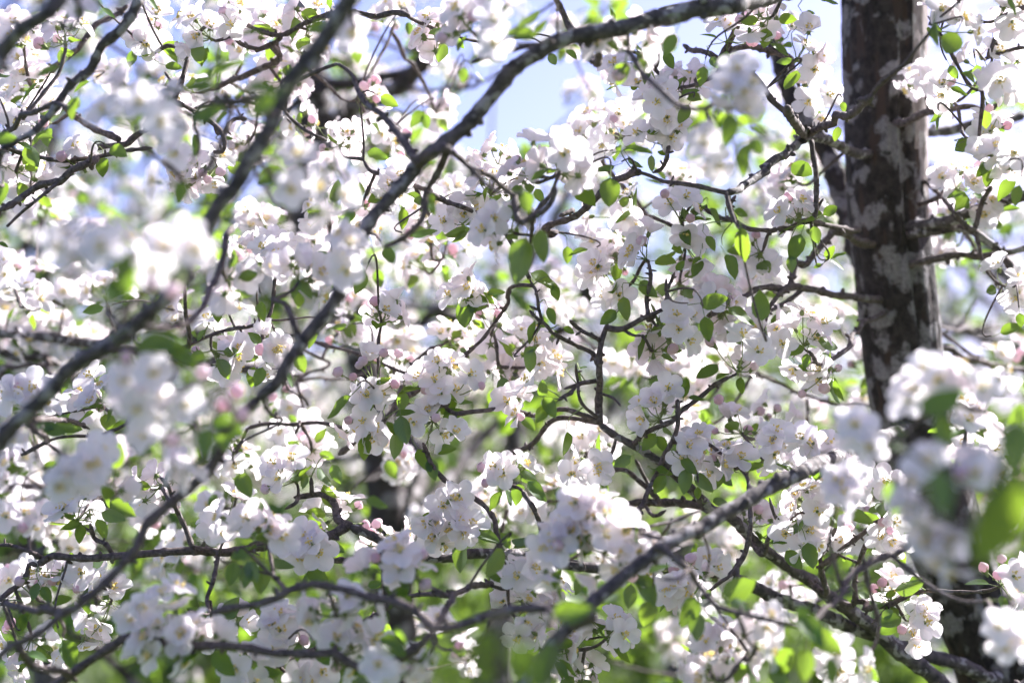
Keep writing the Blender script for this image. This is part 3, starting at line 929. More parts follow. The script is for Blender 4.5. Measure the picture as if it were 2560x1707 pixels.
# leaves noted on the photograph: x,y,depth cm,tip direction in degrees (0 right, 90 up),length in zoomed px
LF = """
0: 330,510,150,-140,190 510,750,160,-100,180 560,600,175,-150,140 710,1155,190,-80,170 220,1080,190,-60,180 170,1010,190,-30,120 1355,360,190,-85,160 1200,470,195,-20,130 900,400,195,-100,130 740,100,190,-50,130 430,390,200,-90,130 280,320,200,-150,150 200,640,190,-130,200 120,1240,200,-120,130 310,950,195,0,130 1380,630,140,-10,280 1450,810,130,0,260 1040,30,190,-60,120 1570,960,200,0,80 1240,1330,150,-100,160 1600,160,195,-80,150 30,520,180,-20,110 40,960,160,0,160 30,1350,170,-80,200 820,1050,180,-30,160 1570,470,140,20,300 1730,230,150,10,160 1340,1000,170,-90,150 650,60,150,-80,160 1100,900,140,-90,200
1: 420,190,150,-160,150 260,200,195,-95,170 1050,200,210,-90,90 1270,360,190,-100,160 1240,215,190,-160,120 1440,175,190,10,100 1410,300,190,-60,90 920,700,190,-30,140 1110,820,220,-130,150 1170,840,220,-80,110 840,1070,200,-20,160 50,620,120,-10,260 40,740,120,-150,240 700,390,150,-80,130 1430,520,230,-90,120 1540,540,230,-60,100 1500,1350,190,-10,130 1200,1400,160,-70,180 1010,1510,190,-90,150 100,1230,150,-140,210 1590,1340,190,-100,110 1410,1470,190,-70,130 510,20,190,-80,90 720,130,150,-30,110
2: 670,1340,175,-95,250 640,1180,180,-150,150 870,1040,175,-5,210 850,1120,185,-40,130 500,1330,180,-50,240 1490,900,140,-100,240 1620,1110,140,-95,260 1690,1020,142,-60,150 1090,320,155,-110,190 690,290,160,-60,170 940,480,190,-60,160 930,520,190,-110,130 1080,420,190,-60,130 1180,790,190,-120,150 1230,640,195,20,130 950,1130,195,-100,120 1400,430,190,-60,110 1310,530,180,-100,140 980,920,195,-10,110 1390,1500,195,-70,150 1580,1470,200,-20,110 1200,1480,195,-60,110 100,120,150,-150,210 60,240,150,170,210 200,200,150,-120,180 680,110,180,100,120 280,410,190,-60,110 410,380,190,-50,110 1690,910,150,-30,130 190,1350,190,-60,110 190,1210,170,-140,160 100,1400,150,-80,160 1200,30,170,10,160 860,330,185,-30,120
3: 240,1180,190,-40,190 170,570,190,-110,180 110,420,190,-170,110 430,1450,195,30,130 480,930,195,-90,110 1160,240,160,-80,170 1250,320,170,-120,230 1450,510,190,-80,130 1310,640,180,-40,130 1180,850,190,-80,100 1500,830,180,-80,140 1430,990,190,-10,130 1460,1040,190,-10,140 1600,940,180,-90,120 1340,1380,210,-60,160 1300,1290,210,-100,140 1640,1310,190,-130,190 290,95,195,-20,70 290,150,195,20,110 520,740,195,-80,80 420,10,180,-20,130 1700,30,170,-60,150 1740,1100,180,-60,80 1500,1060,190,-30,120 1280,500,190,-60,110 1720,1350,170,-100,150 1420,1030,190,-80,110
4: 85,600,220,-100,110 230,650,220,-90,120 1500,590,190,-90,140 1390,750,190,-120,110 1740,1030,190,-100,150 1100,830,130,-10,350 1250,900,130,-40,250 820,1380,180,-130,200 760,1290,180,-120,150 350,1400,170,-10,250 1420,1490,120,-90,250 1580,1370,140,-30,260 1540,1450,140,-80,200 880,330,120,-90,300 800,450,120,-110,250 640,570,200,-160,150 20,120,190,-20,90 1330,290,180,10,140 1680,440,170,-10,140 1370,920,130,10,200 280,1350,170,-30,200 470,1380,190,-10,200
5: 720,380,180,-110,170 1170,60,180,-10,200 1590,490,192,-30,130 1455,600,192,-80,230 1490,530,192,-70,140 1660,450,192,10,130 590,1250,185,-125,240 1060,1130,188,10,160 1000,1200,188,-100,160 1020,1390,186,-75,210 930,1380,187,-60,110 1030,1280,187,15,140 750,1440,188,-110,120 740,1520,188,-90,170 20,1030,185,-110,150 300,930,200,-70,150 220,1050,195,-80,120 570,680,200,-170,110 390,780,190,-110,130 1350,230,210,-40,130 1240,1220,190,-80,150 1630,1180,210,-90,140 1450,860,200,-30,110 560,350,170,0,110 850,350,220,-80,130 960,1500,190,-90,200 1310,1530,190,10,150 920,200,170,-60,150 1430,20,200,0,120 50,580,180,-80,150 880,1060,187,20,110 260,420,165,-90,150 350,430,165,-60,150
6: 905,825,190,-105,190 940,425,190,-40,170 150,730,188,-90,170 270,610,188,-70,130 230,370,190,-30,230 300,450,190,-70,110 130,920,187,-100,170 130,850,188,20,110 210,1110,187,90,130 260,1240,187,-60,170 200,1290,187,-120,140 1400,520,180,0,210 1580,610,182,-35,220 1600,120,170,-80,240 1700,540,175,100,220 1350,1010,188,-135,190 1580,1090,188,-85,130 1100,1120,190,60,130 1190,1100,190,80,150 1270,1180,190,-15,110 1270,270,195,-110,160 1510,270,195,-70,190 710,310,195,-90,150 660,620,190,-140,160 780,560,190,-80,170 1030,680,190,-55,150 370,1490,190,-95,180 460,180,200,-160,150 380,190,200,-90,120 900,1090,240,-80,170 1000,1060,240,-20,150 700,1060,240,-150,150 950,1480,192,-120,150 1030,1490,192,-60,130 1070,1400,192,-40,90 480,960,195,0,80 470,1030,195,-80,80 1340,700,180,-80,180 60,230,160,-100,330 210,130,160,-80,240 500,380,200,-60,90 1370,110,190,-60,120 1160,260,188,50,90 390,710,188,-30,90
7: 190,140,193,-110,200 330,50,193,-80,130 430,170,195,60,110 490,190,195,20,100 460,250,195,-35,170 340,265,195,-150,60 160,250,193,-90,130 430,790,190,-5,180 190,860,190,-145,150 260,920,190,-100,110 240,970,190,-40,80 660,1100,240,-110,150 1740,640,190,-90,110 1680,700,200,20,160 1200,1230,115,15,350 1200,1420,125,-80,250 900,1390,125,-40,120 940,1540,120,-10,250 1700,1520,100,-100,400
8: 550,540,185,-100,140 700,510,185,-70,160 490,490,185,-170,150 780,410,185,-10,180 750,300,195,-90,130 1690,210,170,-60,200 470,1370,180,-70,220 1650,690,160,10,130 1600,820,160,-100,170 1690,840,160,-95,160 160,1150,180,-100,130 200,1100,180,60,110 430,1000,185,10,150 260,1390,170,-20,170 1540,1440,165,-50,230 1470,1240,170,-40,200 1050,340,200,-40,110 850,370,220,-30,200 350,70,220,20,120 320,960,182,-60,130 240,940,182,-100,130 1200,1340,158,-80,150 1740,800,160,-60,170
9: 260,160,190,-170,130 470,150,190,-55,160 330,180,190,-100,110 40,850,170,-95,210 170,770,175,-30,190 550,640,185,-20,140 430,840,180,-40,200 1410,710,185,-95,200 1590,560,185,-20,210 1640,740,170,-120,240 1160,40,190,-60,200 1210,100,190,-80,160 1740,290,190,-80,130 290,1360,175,-95,120 950,1320,150,-35,230 460,1390,170,-60,150 830,330,230,-20,160 820,890,180,10,100 1030,880,160,-60,110 1330,1480,220,0,110 1600,1400,100,-100,420 1350,1530,88,-60,300 1560,1330,105,10,240 910,1200,200,-80,100 1720,590,200,-60,130 1040,1010,165,-80,110 560,130,190,-60,150 700,1450,160,-100,180
10: 170,250,190,-50,190 120,150,190,-20,150 40,270,190,-100,170 1200,180,188,-95,180 1220,80,188,-40,150 1020,200,190,-120,150 1050,110,190,-20,130 760,40,190,-150,150 930,930,165,-60,240 940,1100,165,-100,200 810,970,170,-100,170 1210,1080,160,-120,240 1280,1180,160,-95,200 1570,930,160,20,260 1580,1050,150,-30,200 1020,780,160,20,170 250,1430,110,-110,320 100,1460,88,-60,330 420,1080,130,10,280 1330,180,190,-40,180 1280,260,190,-90,90 1490,170,190,-50,120 1680,80,190,20,140 60,580,180,10,140 70,630,180,10,130 460,900,190,-110,130 530,1140,190,60,80 1440,310,195,10,120 880,880,165,-30,150
11: 110,70,190,-30,150 260,450,190,-130,170 360,450,190,-110,120 440,450,190,-60,130 630,440,190,-20,190 550,780,195,-80,130 180,720,190,-50,170 290,690,188,-75,190 840,1150,190,-155,180 980,900,190,20,220 1020,860,190,10,90 830,1090,190,30,100 860,300,130,-90,260 1190,260,96,-95,360 1620,450,80,-100,620 1500,580,85,-100,420 1720,250,82,-60,420 290,1200,140,-60,300 400,1290,140,-30,250 230,1090,140,-130,130 660,970,195,-30,90 70,600,190,0,120 260,1450,140,-100,220 430,1500,120,-80,250 100,1430,150,-120,250 60,1520,150,-60,200
"""


def read_points(s, n):
    out = []
    for line in s.strip().splitlines():
        head, rest = line.split(':', 1)
        r, d = int(head), 190.0
        for tok in rest.split():
            bud = tok.endswith('b')
            v = [float(q) for q in tok.rstrip('b').split(',')]
            if len(v) > 2:
                d = v[2]
            x, y = reg(r, v[0], v[1])
            dd = d
            if d < 140 and len(v) < 4 and r >= 0:
                dd = 140 - (140 - d) * 0.55
            out.append((x, y, dd / 100.0, bud, v[3:]))
    return out


# ------------------------------------------------------------------ the setting
mb = MB()
N = 60
ext = 400.0
gv, gf = [], []
for i in range(N + 1):
    for j in range(N + 1):
        x = ((i / N) * 2 - 1)
        y = ((j / N) * 2 - 1)
        x = math.copysign(abs(x) ** 2.2, x) * ext
        y = math.copysign(abs(y) ** 2.2, y) * ext
        z = 0.05 * noise.noise(Vector((x * 0.25, y * 0.25, 0)))
        gv.append((x, y, z))
for i in range(N):
    for j in range(N):
        a = i * (N + 1) + j
        gf.append((a, a + N + 1, a + N + 2, a + 1))
mb.add(gv, gf, 0)
g = link("ground", mb.mesh("ground", [M['ground']]))
g['kind'] = 'structure'
g['label'] = "grassy orchard floor under the blossoming trees"


def tree_root(name, loc, label, group=None):
    o = bpy.data.objects.new(name, None)
    COL.objects.link(o)
    o.location = loc
    o['label'] = label
    o['category'] = 'tree'
    if group:
        o['group'] = group
    return o


def gnarl(pts, rad, seed, amt=0.35):
    """knobbly radii and slightly wandering centre line for a real branch"""
    rnd = random.Random(seed)
    out_p, out_r = [], []
    nxt, s = rnd.uniform(0.01, 0.03), 0.0
    k0, k1, s0, s1 = Vector(), Vector(), 0.0, 0.02
    for i, (p, r) in enumerate(zip(pts, rad)):
        if i:
            s += (p - pts[i - 1]).length
        k = 1.0 + amt * 0.55 * noise.noise(p * 55.0) + amt * 0.4 * noise.noise(p * 160.0)
        if s > nxt:
            k += amt * rnd.uniform(0.4, 1.0)
            nxt = s + rnd.uniform(0.012, 0.04)
        if s > s1:
            k0, s0 = k1, s1
            s1 = s + rnd.uniform(0.018, 0.05)
            k1 = Vector((rnd.gauss(0, 1), rnd.gauss(0, 1), rnd.gauss(0, 1))) * min(0.0036, 0.75 * r) * (1.0 if r < 0.0055 else 0.4)
        t = min(1.0, (s - s0) / (s1 - s0))
        end = min(1.0, i / 4, (len(pts) - 1 - i) / 4)
        w = (k0 * (1 - t) + k1 * t) * end
        out_p.append(p + w)
        out_r.append(r * k)
    return out_p, out_r


def bezier(a, c1, c2, b, n):
    out = []
    for i in range(n + 1):
        t = i / n
        out.append(a * (1 - t) ** 3 + c1 * 3 * t * (1 - t) ** 2 + c2 * 3 * t * t * (1 - t) + b * t ** 3)
    return out


class Skeleton:
    def __init__(self):
        self.P = np.zeros((0, 3))

    def add(self, pts):
        self.P = np.concatenate([self.P, np.array([tuple(p) for p in pts])])

    def nearest(self, p):
        d = np.linalg.norm(self.P - np.array(tuple(p)), axis=1)
        i = int(d.argmin())
        return Vector(self.P[i]), float(d[i])


# ------------------------------------------------------------------ the main apple tree
trunk_px = [(2208, -40), (2210, 0), (2211, 206), (2214, 363), (2222, 569), (2236, 680), (2248, 800), (2271, 1000), (2320, 1200), (2395, 1428), (2450, 1555), (2500, 1682)]
TD = 2.25
tp = [at(x, y, TD) for x, y in trunk_px]
tw = [212, 209, 206, 202, 195, 194, 192, 190, 190, 192, 200, 212]
tr = [w / FPX * TD / 2 for w in tw]
top = [Vector((0.40, 2.10, 3.75)), Vector((0.50, 2.14, 3.25)), Vector((0.565, 2.18, 2.8))]
low = [Vector((0.865, 2.30, 1.0)), Vector((0.93, 2.33, 0.5)), Vector((0.96, 2.33, 0.12)), Vector((0.965, 2.33, -0.08))]
tp = top + tp + low
tr = [0.03, 0.05, 0.066] + tr + [0.078, 0.09, 0.125, 0.15]
P, R_ = catmull(tp, tr, 0.008)
base = Vector((0.96, 2.33, 0.0))
main_tree = tree_root("apple_tree", base, "apple tree with the thick leaning lichen-spotted trunk at the right, blossoming limbs across the view", "apple trees in blossom")


def trunk_fn(a, s, p):
    # a = 0 looks at the camera
    k = 1.0 + 0.045 * noise.noise(Vector((math.cos(a) * 2.2, math.sin(a) * 2.2, p.z * 5))) + 0.02 * noise.noise(Vector((math.cos(a) * 7, math.sin(a) * 7, p.z * 16)))
    k += 0.022 * noise.noise(Vector((math.cos(a) * 16, math.sin(a) * 16, p.z * 34))) + 0.014 * noise.noise(Vector((math.cos(a) * 40, math.sin(a) * 40, p.z * 75)))
    for a0, dep, wd, ph in ((-0.72, 0.15, 0.10, 0.3), (-0.42, 0.06, 0.05, 1.1), (0.62, 0.07, 0.05, 2.0), (0.1, 0.04, 0.05, 4.0), (2.4, 0.09, 0.09, 0.9), (-2.0, 0.07, 0.08, 3.0)):
        d = a - a0 - 0.16 * noise.noise(Vector((ph * 5, 0, p.z * 3.2)))
        d = (d + math.pi) % (2 * math.pi) - math.pi
        gate = max(0.0, min(1.0, 0.55 + 1.6 * noise.noise(Vector((ph * 9, 3, p.z * 2.6)))))
        k -= dep * gate * math.exp(-(d / wd) ** 2)
        k += 0.03 * gate * math.exp(-((abs(d) - 2 * wd) / wd) ** 2)
    return k


mb = MB()
mb.tube(P, R_, 84, 0, trunk_fn)
# tube() starts its ring at -Y and turns with the path; orientation checked on the render
V = [(Vector(v) - base)[:] for v in mb.v]
mb.v = V
SIDES = 84
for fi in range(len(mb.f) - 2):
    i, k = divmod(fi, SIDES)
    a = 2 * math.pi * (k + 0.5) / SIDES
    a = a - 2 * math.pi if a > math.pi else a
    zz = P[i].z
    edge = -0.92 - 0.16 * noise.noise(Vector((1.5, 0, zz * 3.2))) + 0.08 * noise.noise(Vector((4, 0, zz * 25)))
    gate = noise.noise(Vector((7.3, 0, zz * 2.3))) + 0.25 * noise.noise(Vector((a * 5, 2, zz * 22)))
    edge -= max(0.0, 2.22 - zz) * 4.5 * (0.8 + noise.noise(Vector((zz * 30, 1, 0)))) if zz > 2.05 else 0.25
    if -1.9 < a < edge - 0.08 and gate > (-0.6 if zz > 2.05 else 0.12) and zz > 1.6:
        mb.m[fi] = 1  # peeled pale bark, its pallor and extent also painting sunlight on the flank
M['bare_sunlit'] = bark_material("bark_bare_sunlit", (0.20, 0.16, 0.15), (0.38, 0.325, 0.31), (0.45, 0.41, 0.40), 0.45, 30.0, 0.5, 0.6)
link("trunk", mb.mesh("trunk", [M['trunk'], M['bare_sunlit']]), main_tree)
SK = Skeleton()
SK.add(P[::3])
TRUNK_SK = Skeleton()
TRUNK_SK.add(P[::3])
LIMITS = []


def add_branch(tree, origin, sk, pts3, rad3, name, seed, mat, step=0.007, connect=True):
    """one traced or grown branch as a part of its own, joined to the wood it grows from"""
    if connect:
        q0, d0 = sk.nearest(pts3[0])
        q1, d1 = sk.nearest(pts3[-1])
        if tree is main_tree:
            k0, e0 = TRUNK_SK.nearest(pts3[0])
            if e0 < 0.15 and abs(k0.x - pts3[0].x) < 0.095:
                q0, d0 = k0, min(e0, d1)
        if min(d0, d1) > 0.012:
            if d1 < d0 * 0.8:
                pts3, rad3 = pts3[::-1], rad3[::-1]
                q0, d0 = q1, d1
            if d0 < 0.6:
                t = (pts3[0] - pts3[1]).normalized()
                mid = pts3[0] + t * d0 * 0.45
                b = bezier(q0, q0 * 0.6 + mid * 0.4, mid, pts3[0], 5)[:-1]
                pts3 = b + list(pts3)
                rad3 = [rad3[0] * 1.1] * len(b) + list(rad3)
    pp, rr = catmull(pts3, rad3, step)
    sk.add(pp[::2])
    gp, gr = gnarl(pp, rr, seed, 0.30 if max(rr) < 0.007 else 0.2)
    # round the free end off
    gr[-1] *= 0.45
    mb = MB()
    rmax = max(rr)
    mb.tube([p - origin for p in gp], gr, 12 if rmax > 0.009 else 8, 0)
    rnd = random.Random(seed)
    if rmax < 0.011 and len(gp) > 12:         # dormant buds and little spur stubs
        for _ in range(int(len(gp) * step / 0.035)):
            i = rnd.randrange(3, len(gp) - 2)
            d = Vector((rnd.gauss(0, 1), rnd.gauss(0, 1), rnd.gauss(0.4, 1))).normalized()
            t = (gp[i + 1] - gp[i - 1]).normalized()
            d = (d - t * d.dot(t) * 0.7).normalized()
            L = rnd.uniform(0.003, 0.008) + gr[i]
            p0 = gp[i] - origin
            mb.tube([p0, p0 + d * L * 0.75, p0 + d * L], [gr[i] * 0.65, gr[i] * 0.55, gr[i] * 0.15], 5, 0)
    return link(name, mb.mesh(name, [mat]), tree)


def traced(tree, origin, sk, entry, seed, far=False):
    d0, d1, w0, w1, s = entry
    px = path(s)
    n = len(px)
    L = [0.0]
    for a, b in zip(px, px[1:]):
        L.append(L[-1] + math.hypot(a[0] - b[0], a[1] - b[1]))
    pts, rad = [], []
    for (x, y), l in zip(px, L):
        t = l / L[-1]
        d = (d0 * (1 - t) + d1 * t) / 100.0
        wob = 0.02 * math.sin(seed * 1.7 + 5 * t) * min(1, 4 * t * (1 - t))
        d += wob
        pts.append(at(x, y, d))
        rad.append((w0 * (1 - t) + w1 * t) / FPX * d / 2 * 0.92)
    big = max(rad) > 0.0068
    nm = "limb" if big else "branch"
    mt = M['farbark'] if far else (M['limb'] if big else M['twig'])
    return add_branch(tree, origin, sk, pts, rad, nm, seed, mt)


# limbs above the picture that carry the arching branches
b_top = at(*reg(1, 680, -60), 1.30)
c1_top = at(*reg(0, 430, -20), 1.35)
c2_top = at(*reg(0, 960, -10), 1.65)
add_branch(main_tree, base, SK, [Vector((0.565, 2.17, 2.78)), Vector((0.3, 1.95, 2.83)), Vector((0.05, 1.6, 2.6)), Vector((-0.08, 1.4, 2.3)), b_top], [0.02, 0.017, 0.013, 0.01, 0.0078], "limb", 901, M['limb'], connect=False)
add_branch(main_tree, base, SK, [Vector((0.3, 1.95, 2.83)), Vector((-0.05, 1.85, 2.75)), Vector((-0.33, 1.75, 2.5)), c2_top], [0.015, 0.012, 0.009, 0.0075], "limb", 902, M['limb'], connect=False)
add_branch(main_tree, base, SK, [Vector((-0.05, 1.85, 2.75)), Vector((-0.25, 1.6, 2.62)), Vector((-0.38, 1.42, 2.4)), c1_top], [0.012, 0.011, 0.01, 0.0085], "limb", 903, M['limb'], connect=False)
# the second stem of the fork, behind the left edge of the trunk
stem = [at(2215, 760, 2.30), at(2165, 660, 2.33), at(2130, 569, 2.36), at(2102, 480, 2.38), at(2068, 385, 2.40), at(2020, 310, 2.40), at(1978, 240, 2.42), at(1945, 150, 2.44), at(1930, 40, 2.46), at(1905, -120, 2.5)]
add_branch(main_tree, base, SK, stem, [0.022, 0.020, 0.0195, 0.0185, 0.0175, 0.016, 0.015, 0.014, 0.013, 0.012], "limb", 904, M['trunk'], connect=False)
for i, e in enumerate(BR):
    traced(main_tree, base, SK, e, 1000 + i)

# ------------------------------------------------------------------ blossom clusters of the main tree
flw = read_points(FL, 3)
lvs = read_points(LF, 5)
pts = [(at(x, y, d + RS.uniform(-0.012, 0.012)), b, x, y, d) for x, y, d, b, _ in flw]
groups = []
for p, b, x, y, d in pts:
    best, bd = None, 0.060
    for gr in groups:
        dd = (gr['c'] - p).length
        if dd < bd and len(gr['f']) < 10:
            best, bd = gr, dd
    if best is None:
        groups.append({'f': [(p, b)], 'c': p.copy()})
    else:
        best['f'].append((p, b))
        best['c'] = sum((q for q, _ in best['f']), Vector()) / len(best['f'])
# leaves go to the cluster whose stalk they could share
for x, y, d, _, ex in lvs:
    c = at(x, y, d)
    L = ex[1] * Z / FPX * d
    a = math.radians(ex[0])
    tip = (RGT * math.cos(a) + UPC * math.sin(a) + FWD * random.uniform(-0.45, 0.35)).normalized()
    basep = c - tip * L * 0.5
    best, bd = None, 0.15
    for gr in groups:
        dd = (gr['c'] - basep).length
        if dd < bd:
            best, bd = gr, dd
    if best is None:
        best = {'f': [], 'c': basep.copy()}
        groups.append(best)
    best.setdefault('l', []).append((basep, tip, L))
print("clusters of the main tree:", len(groups))


def leaf_basis(tip, n):
    n = (n - tip * n.dot(tip))
    if n.length < 1e-4:
        n = tip.orthogonal()
    n.normalize()
    x = tip.cross(n).normalized()
    return Matrix((x, tip, n)).transposed()


def add_cluster(tree, origin, sk, grp, seed):
    rnd = random.Random(seed)
    c = grp['c']
    q, dist = sk.nearest(c)
    out = (c - q)
    axis = (out.normalized() * 0.8 + Vector((rnd.uniform(-.4, .4), rnd.uniform(-.5, .2), 0.55))) if out.length > 1e-4 else Vector((0, -0.3, 1))
    axis.normalize()
    nf = len(grp['f'])
    bp = c - axis * (0.026 if nf else 0.004)
    if nf:
        # keep the knot of stalks behind the flowers
        bp += FWD * 0.012
    cl_mb = MB()
    flowers = []
    for p, b in grp['f']:
        flowers.append((p, b, True))
    near = (c - CAM).dot(FWD) < 1.56
    want = (nf if near else max(nf + 1, rnd.choice((5, 6, 6, 7)))) if nf else 0
    tries = 0
    while len(flowers) < want and tries < 60:
        tries += 1
        d = (axis + Vector((rnd.gauss(0, .75), rnd.gauss(0, .75), rnd.gauss(0, .75)))).normalized()
        if d.dot(axis) < -0.1:
            continue
        p = bp + d * rnd.uniform(0.024, 0.036)
        if all((p - f[0]).length > 0.018 for f in flowers):
            flowers.append((p, rnd.random() < 0.16, False))
    for p, b, tracedf in flowers:
        d = p - bp
        mid = bp + d * 0.5 + Vector((rnd.uniform(-.004, .004), rnd.uniform(-.004, .004), -0.003))
        cl_mb.tube([Vector((0, 0, 0)), mid - bp, d * 0.97], [0.0010, 0.0007, 0.0008], 4, 0, cap=False)
    leaves, shoots = [], []
    for basep, tip, L in grp.get('l', []):
        n = (-FWD * rnd.uniform(0.3, 1.0) + Vector((rnd.uniform(-.5, .5), 0, rnd.uniform(0.2, 0.9)))).normalized()
        if rnd.random() < 0.3:
            n = -n
        if (basep - CAM).length < 1.15:      # big near leaves, broadside to the view
            n = -FWD + Vector((rnd.uniform(-.35, .35), 0, rnd.uniform(-.2, .35)))
            n.normalize()
        leaves.append((basep, tip, n, L))
        e = basep - tip * 0.38 * L
        q2, dq = sk.nearest(e)
        if (e - bp).length < max(0.045, dq):
            q2, dq = bp, (e - bp).length
        if dq > 0.006:
            woody = dq > 0.05
            bz = bezier(q2, q2 * 0.6 + e * 0.4 + Vector((rnd.uniform(-.15, .15), rnd.uniform(-.1, .1), rnd.uniform(-.15, .15))) * dq, e - tip * dq * 0.4, e, 4 if dq < 0.05 else 9)
            k0 = 0.0018 if woody else 0.0010
            own = cl_mb if (q2 - bp).length < 1e-6 else MB()
            own.tube([x - bp for x in bz], [k0 * (1 - 0.4 * i / (len(bz) - 1)) for i in range(len(bz))], 5, 1 if woody else 0, cap=False)
            if own is not cl_mb:
                shoots.append((own, woody))
    for _ in range((rnd.choice((2, 3, 4)) if not grp.get('l') else rnd.choice((1, 1, 2, 3))) if nf and not near else 0):
        a = rnd.uniform(0, 6.28)
        o1 = axis.orthogonal().normalized()
        o2 = axis.cross(o1)
        tip = (o1 * math.cos(a) + o2 * math.sin(a) + axis * rnd.uniform(-0.35, 0.45) + Vector((0, 0, -0.15))).normalized()
        n = (axis + Vector((rnd.gauss(0, .4), rnd.gauss(0, .4), 0.4))).normalized()
        leaves.append((bp + tip * 0.014, tip, n, rnd.uniform(0.022, 0.036)))
    cl_mb.tube([-axis * 0.004, axis * 0.003], [0.0024, 0.0016], 6, 0)
    cl = link("blossom_cluster", cl_mb.mesh("stalks", [M['stalk'], M['twig']]), tree, bp - origin)
    for own, woody in shoots:
        link("twig" if woody else "leaf_stalk", own.mesh("leaf_stalk", [M['stalk'], M['twig']]), cl)
    for p, b, tracedf in flowers:
        n = (p - bp).normalized() * 0.9 + Vector((rnd.gauss(0, .35), rnd.gauss(0, .35), rnd.gauss(0.1, .35)))
        if tracedf:
            n += -FWD * rnd.uniform(-0.2, 0.9)
        n.normalize()
        if b:
            o = link("flower_bud", rnd.choice(bud_mesh), cl, p - bp - n * 0.006, rot_to(n, rnd.uniform(0, 6)).to_euler(), rnd.uniform(0.85, 1.2))
        else:
            mi = rnd.choice((0, 0, 1, 1, 2, 2, 3, 3, 4, 4, 5, 6, 7))
            o = link("flower", flower_mesh[mi], cl, p - bp - n * 0.006, rot_to(n, rnd.uniform(0, 6)).to_euler(), rnd.uniform(0.95, 1.1) if near else rnd.uniform(1.06, 1.26))
    for basep, tip, n, L in leaves:
        link("leaf", flat_leaf if (basep - CAM).length < 1.15 else rnd.choice(leaf_mesh), cl, basep - bp, leaf_basis(tip, n).to_euler(), L)
    # the spur it sits on
    q, dist = sk.nearest(bp)
    if dist > 0.006:
        e = -axis
        b = bezier(q, q + (bp - q) * 0.35 + Vector((rnd.uniform(-.1, .1), rnd.uniform(-.1, .1), rnd.uniform(-.08, .08))) * dist, bp + e * dist * 0.35, bp, max(4, int(dist / 0.008)))
        sk.add(b[1:])
        r0 = 0.0021 + min(0.0016, dist * 0.006)
        rr = [r0 * (1 - 0.3 * i / (len(b) - 1)) for i in range(len(b))]
        gp, g2 = gnarl(b, rr, seed, 0.45)
        mb = MB()
        mb.tube([p - bp for p in gp], g2, 7, 0)
        link("twig", mb.mesh("twig", [M['twig']]), cl)
    return cl


order = sorted(groups, key=lambda gr: SK.nearest(gr['c'])[1])
for i, gr in enumerate(order):
    add_cluster(main_tree, base, SK, gr, 5000 + i)

# the top of the crown, above the picture: it keeps the nearest branches in shade
rnd = random.Random(77)
crown, ctw = [], MB()
while len(crown) < 230:
    d = Vector((rnd.uniform(-1, 1), rnd.uniform(-1, 1), rnd.uniform(-1, 1)))
    p = Vector((0.75 + d.x * 1.45, 1.55 + d.y * 0.66, 3.0 + d.z * 0.6))
    if d.length > 1 or proj(p)[1] > -110:
        continue
    q, dist = SK.nearest(p)
    axis = ((p - q).normalized() + Vector((0, 0, 0.6))).normalized()
    b = bezier(q, q + (p - q) * 0.4, p - axis * 0.3 * dist, p, max(3, int(dist / 0.05)))
    SK.add(b[1:])
    ctw.tube([x - base for x in b], [0.004 - 0.002 * k / (len(b) - 1) for k in range(len(b))], 4, 0, cap=False)
    X = np.eye(4)
    X[:3, :3] = np.array(rot_to(axis, rnd.uniform(0, 6))) * 1.1
    X[:3, 3] = np.array(p - base)
    crown.append((rnd.randrange(len(far_low)), X))
n_ = 0
while n_ < 120:           # unseen foliage added outside the picture, right, to shade the near leaves
    p = Vector((0.98 + rnd.uniform(-.42, .42), 1.5 + rnd.uniform(-.45, .45), 2.32 + rnd.uniform(-.35, .35)))
    if proj(p)[0] < 2760:
        continue
    n_ += 1
    q, dist = SK.nearest(p)
    axis = ((p - q).normalized() + Vector((0, 0, 0.6))).normalized()
    b = bezier(q, q + (p - q) * 0.4, p - axis * 0.3 * dist, p, max(3, int(dist / 0.05)))
    SK.add(b[1:])
    ctw.tube([x - base for x in b], [0.004 - 0.002 * k / (len(b) - 1) for k in range(len(b))], 4, 0, cap=False)
    X = np.eye(4)
    X[:3, :3] = np.array(rot_to(axis, rnd.uniform(0, 6))) * 1.15
    X[:3, 3] = np.array(p - base)
    crown.append((rnd.choice((0, 1, 5, 6, 7)), X))
o = link("fine_twig", ctw.mesh("fine_twig", [M['twig']]), main_tree)
o['kind'] = 'stuff'
o = link("blossom", mesh_from_arrays("blossom", *join_copies(far_low + sprig_low, crown), CM), main_tree)
o['kind'] = 'stuff'

# ------------------------------------------------------------------ the trees behind
GAPS = [(1330, 250, 200, 130), (1200, 300, 120, 80), (960, 110, 80, 75), (2070, 100, 55, 140), (1670, 455, 75, 75), (1680, 645, 60, 60),
        (2440, 200, 70, 90), (1560, 150, 70, 60), (1740, 90, 70, 60), (2380, 420, 60, 70), (300, 130, 60, 70), (1150, 90, 60, 50)]


def open_sky(p, k=1.0):
    x, y, d = proj(p)
    for cx, cy_, rx, ry in GAPS:
        if ((x - cx) / (rx * k)) ** 2 + ((y - cy_) / (ry * k)) ** 2 < 1:
            return True
    return False


def in_view(p, m=0.22):
    x, y, d = proj(p)
    return d > 0.3 and -2560 * m < x < 2560 * (1 + m) and -1707 * m < y < 1707 * (1 + m)


def green(p, rnd):
    """low and shaded shoots carry more leaf than flower"""
    return rnd.random() < max(0.25, min(0.72, 0.62 - 0.30 * (p.z - 1.3) + 0.45 * noise.noise(p * 1.3)))


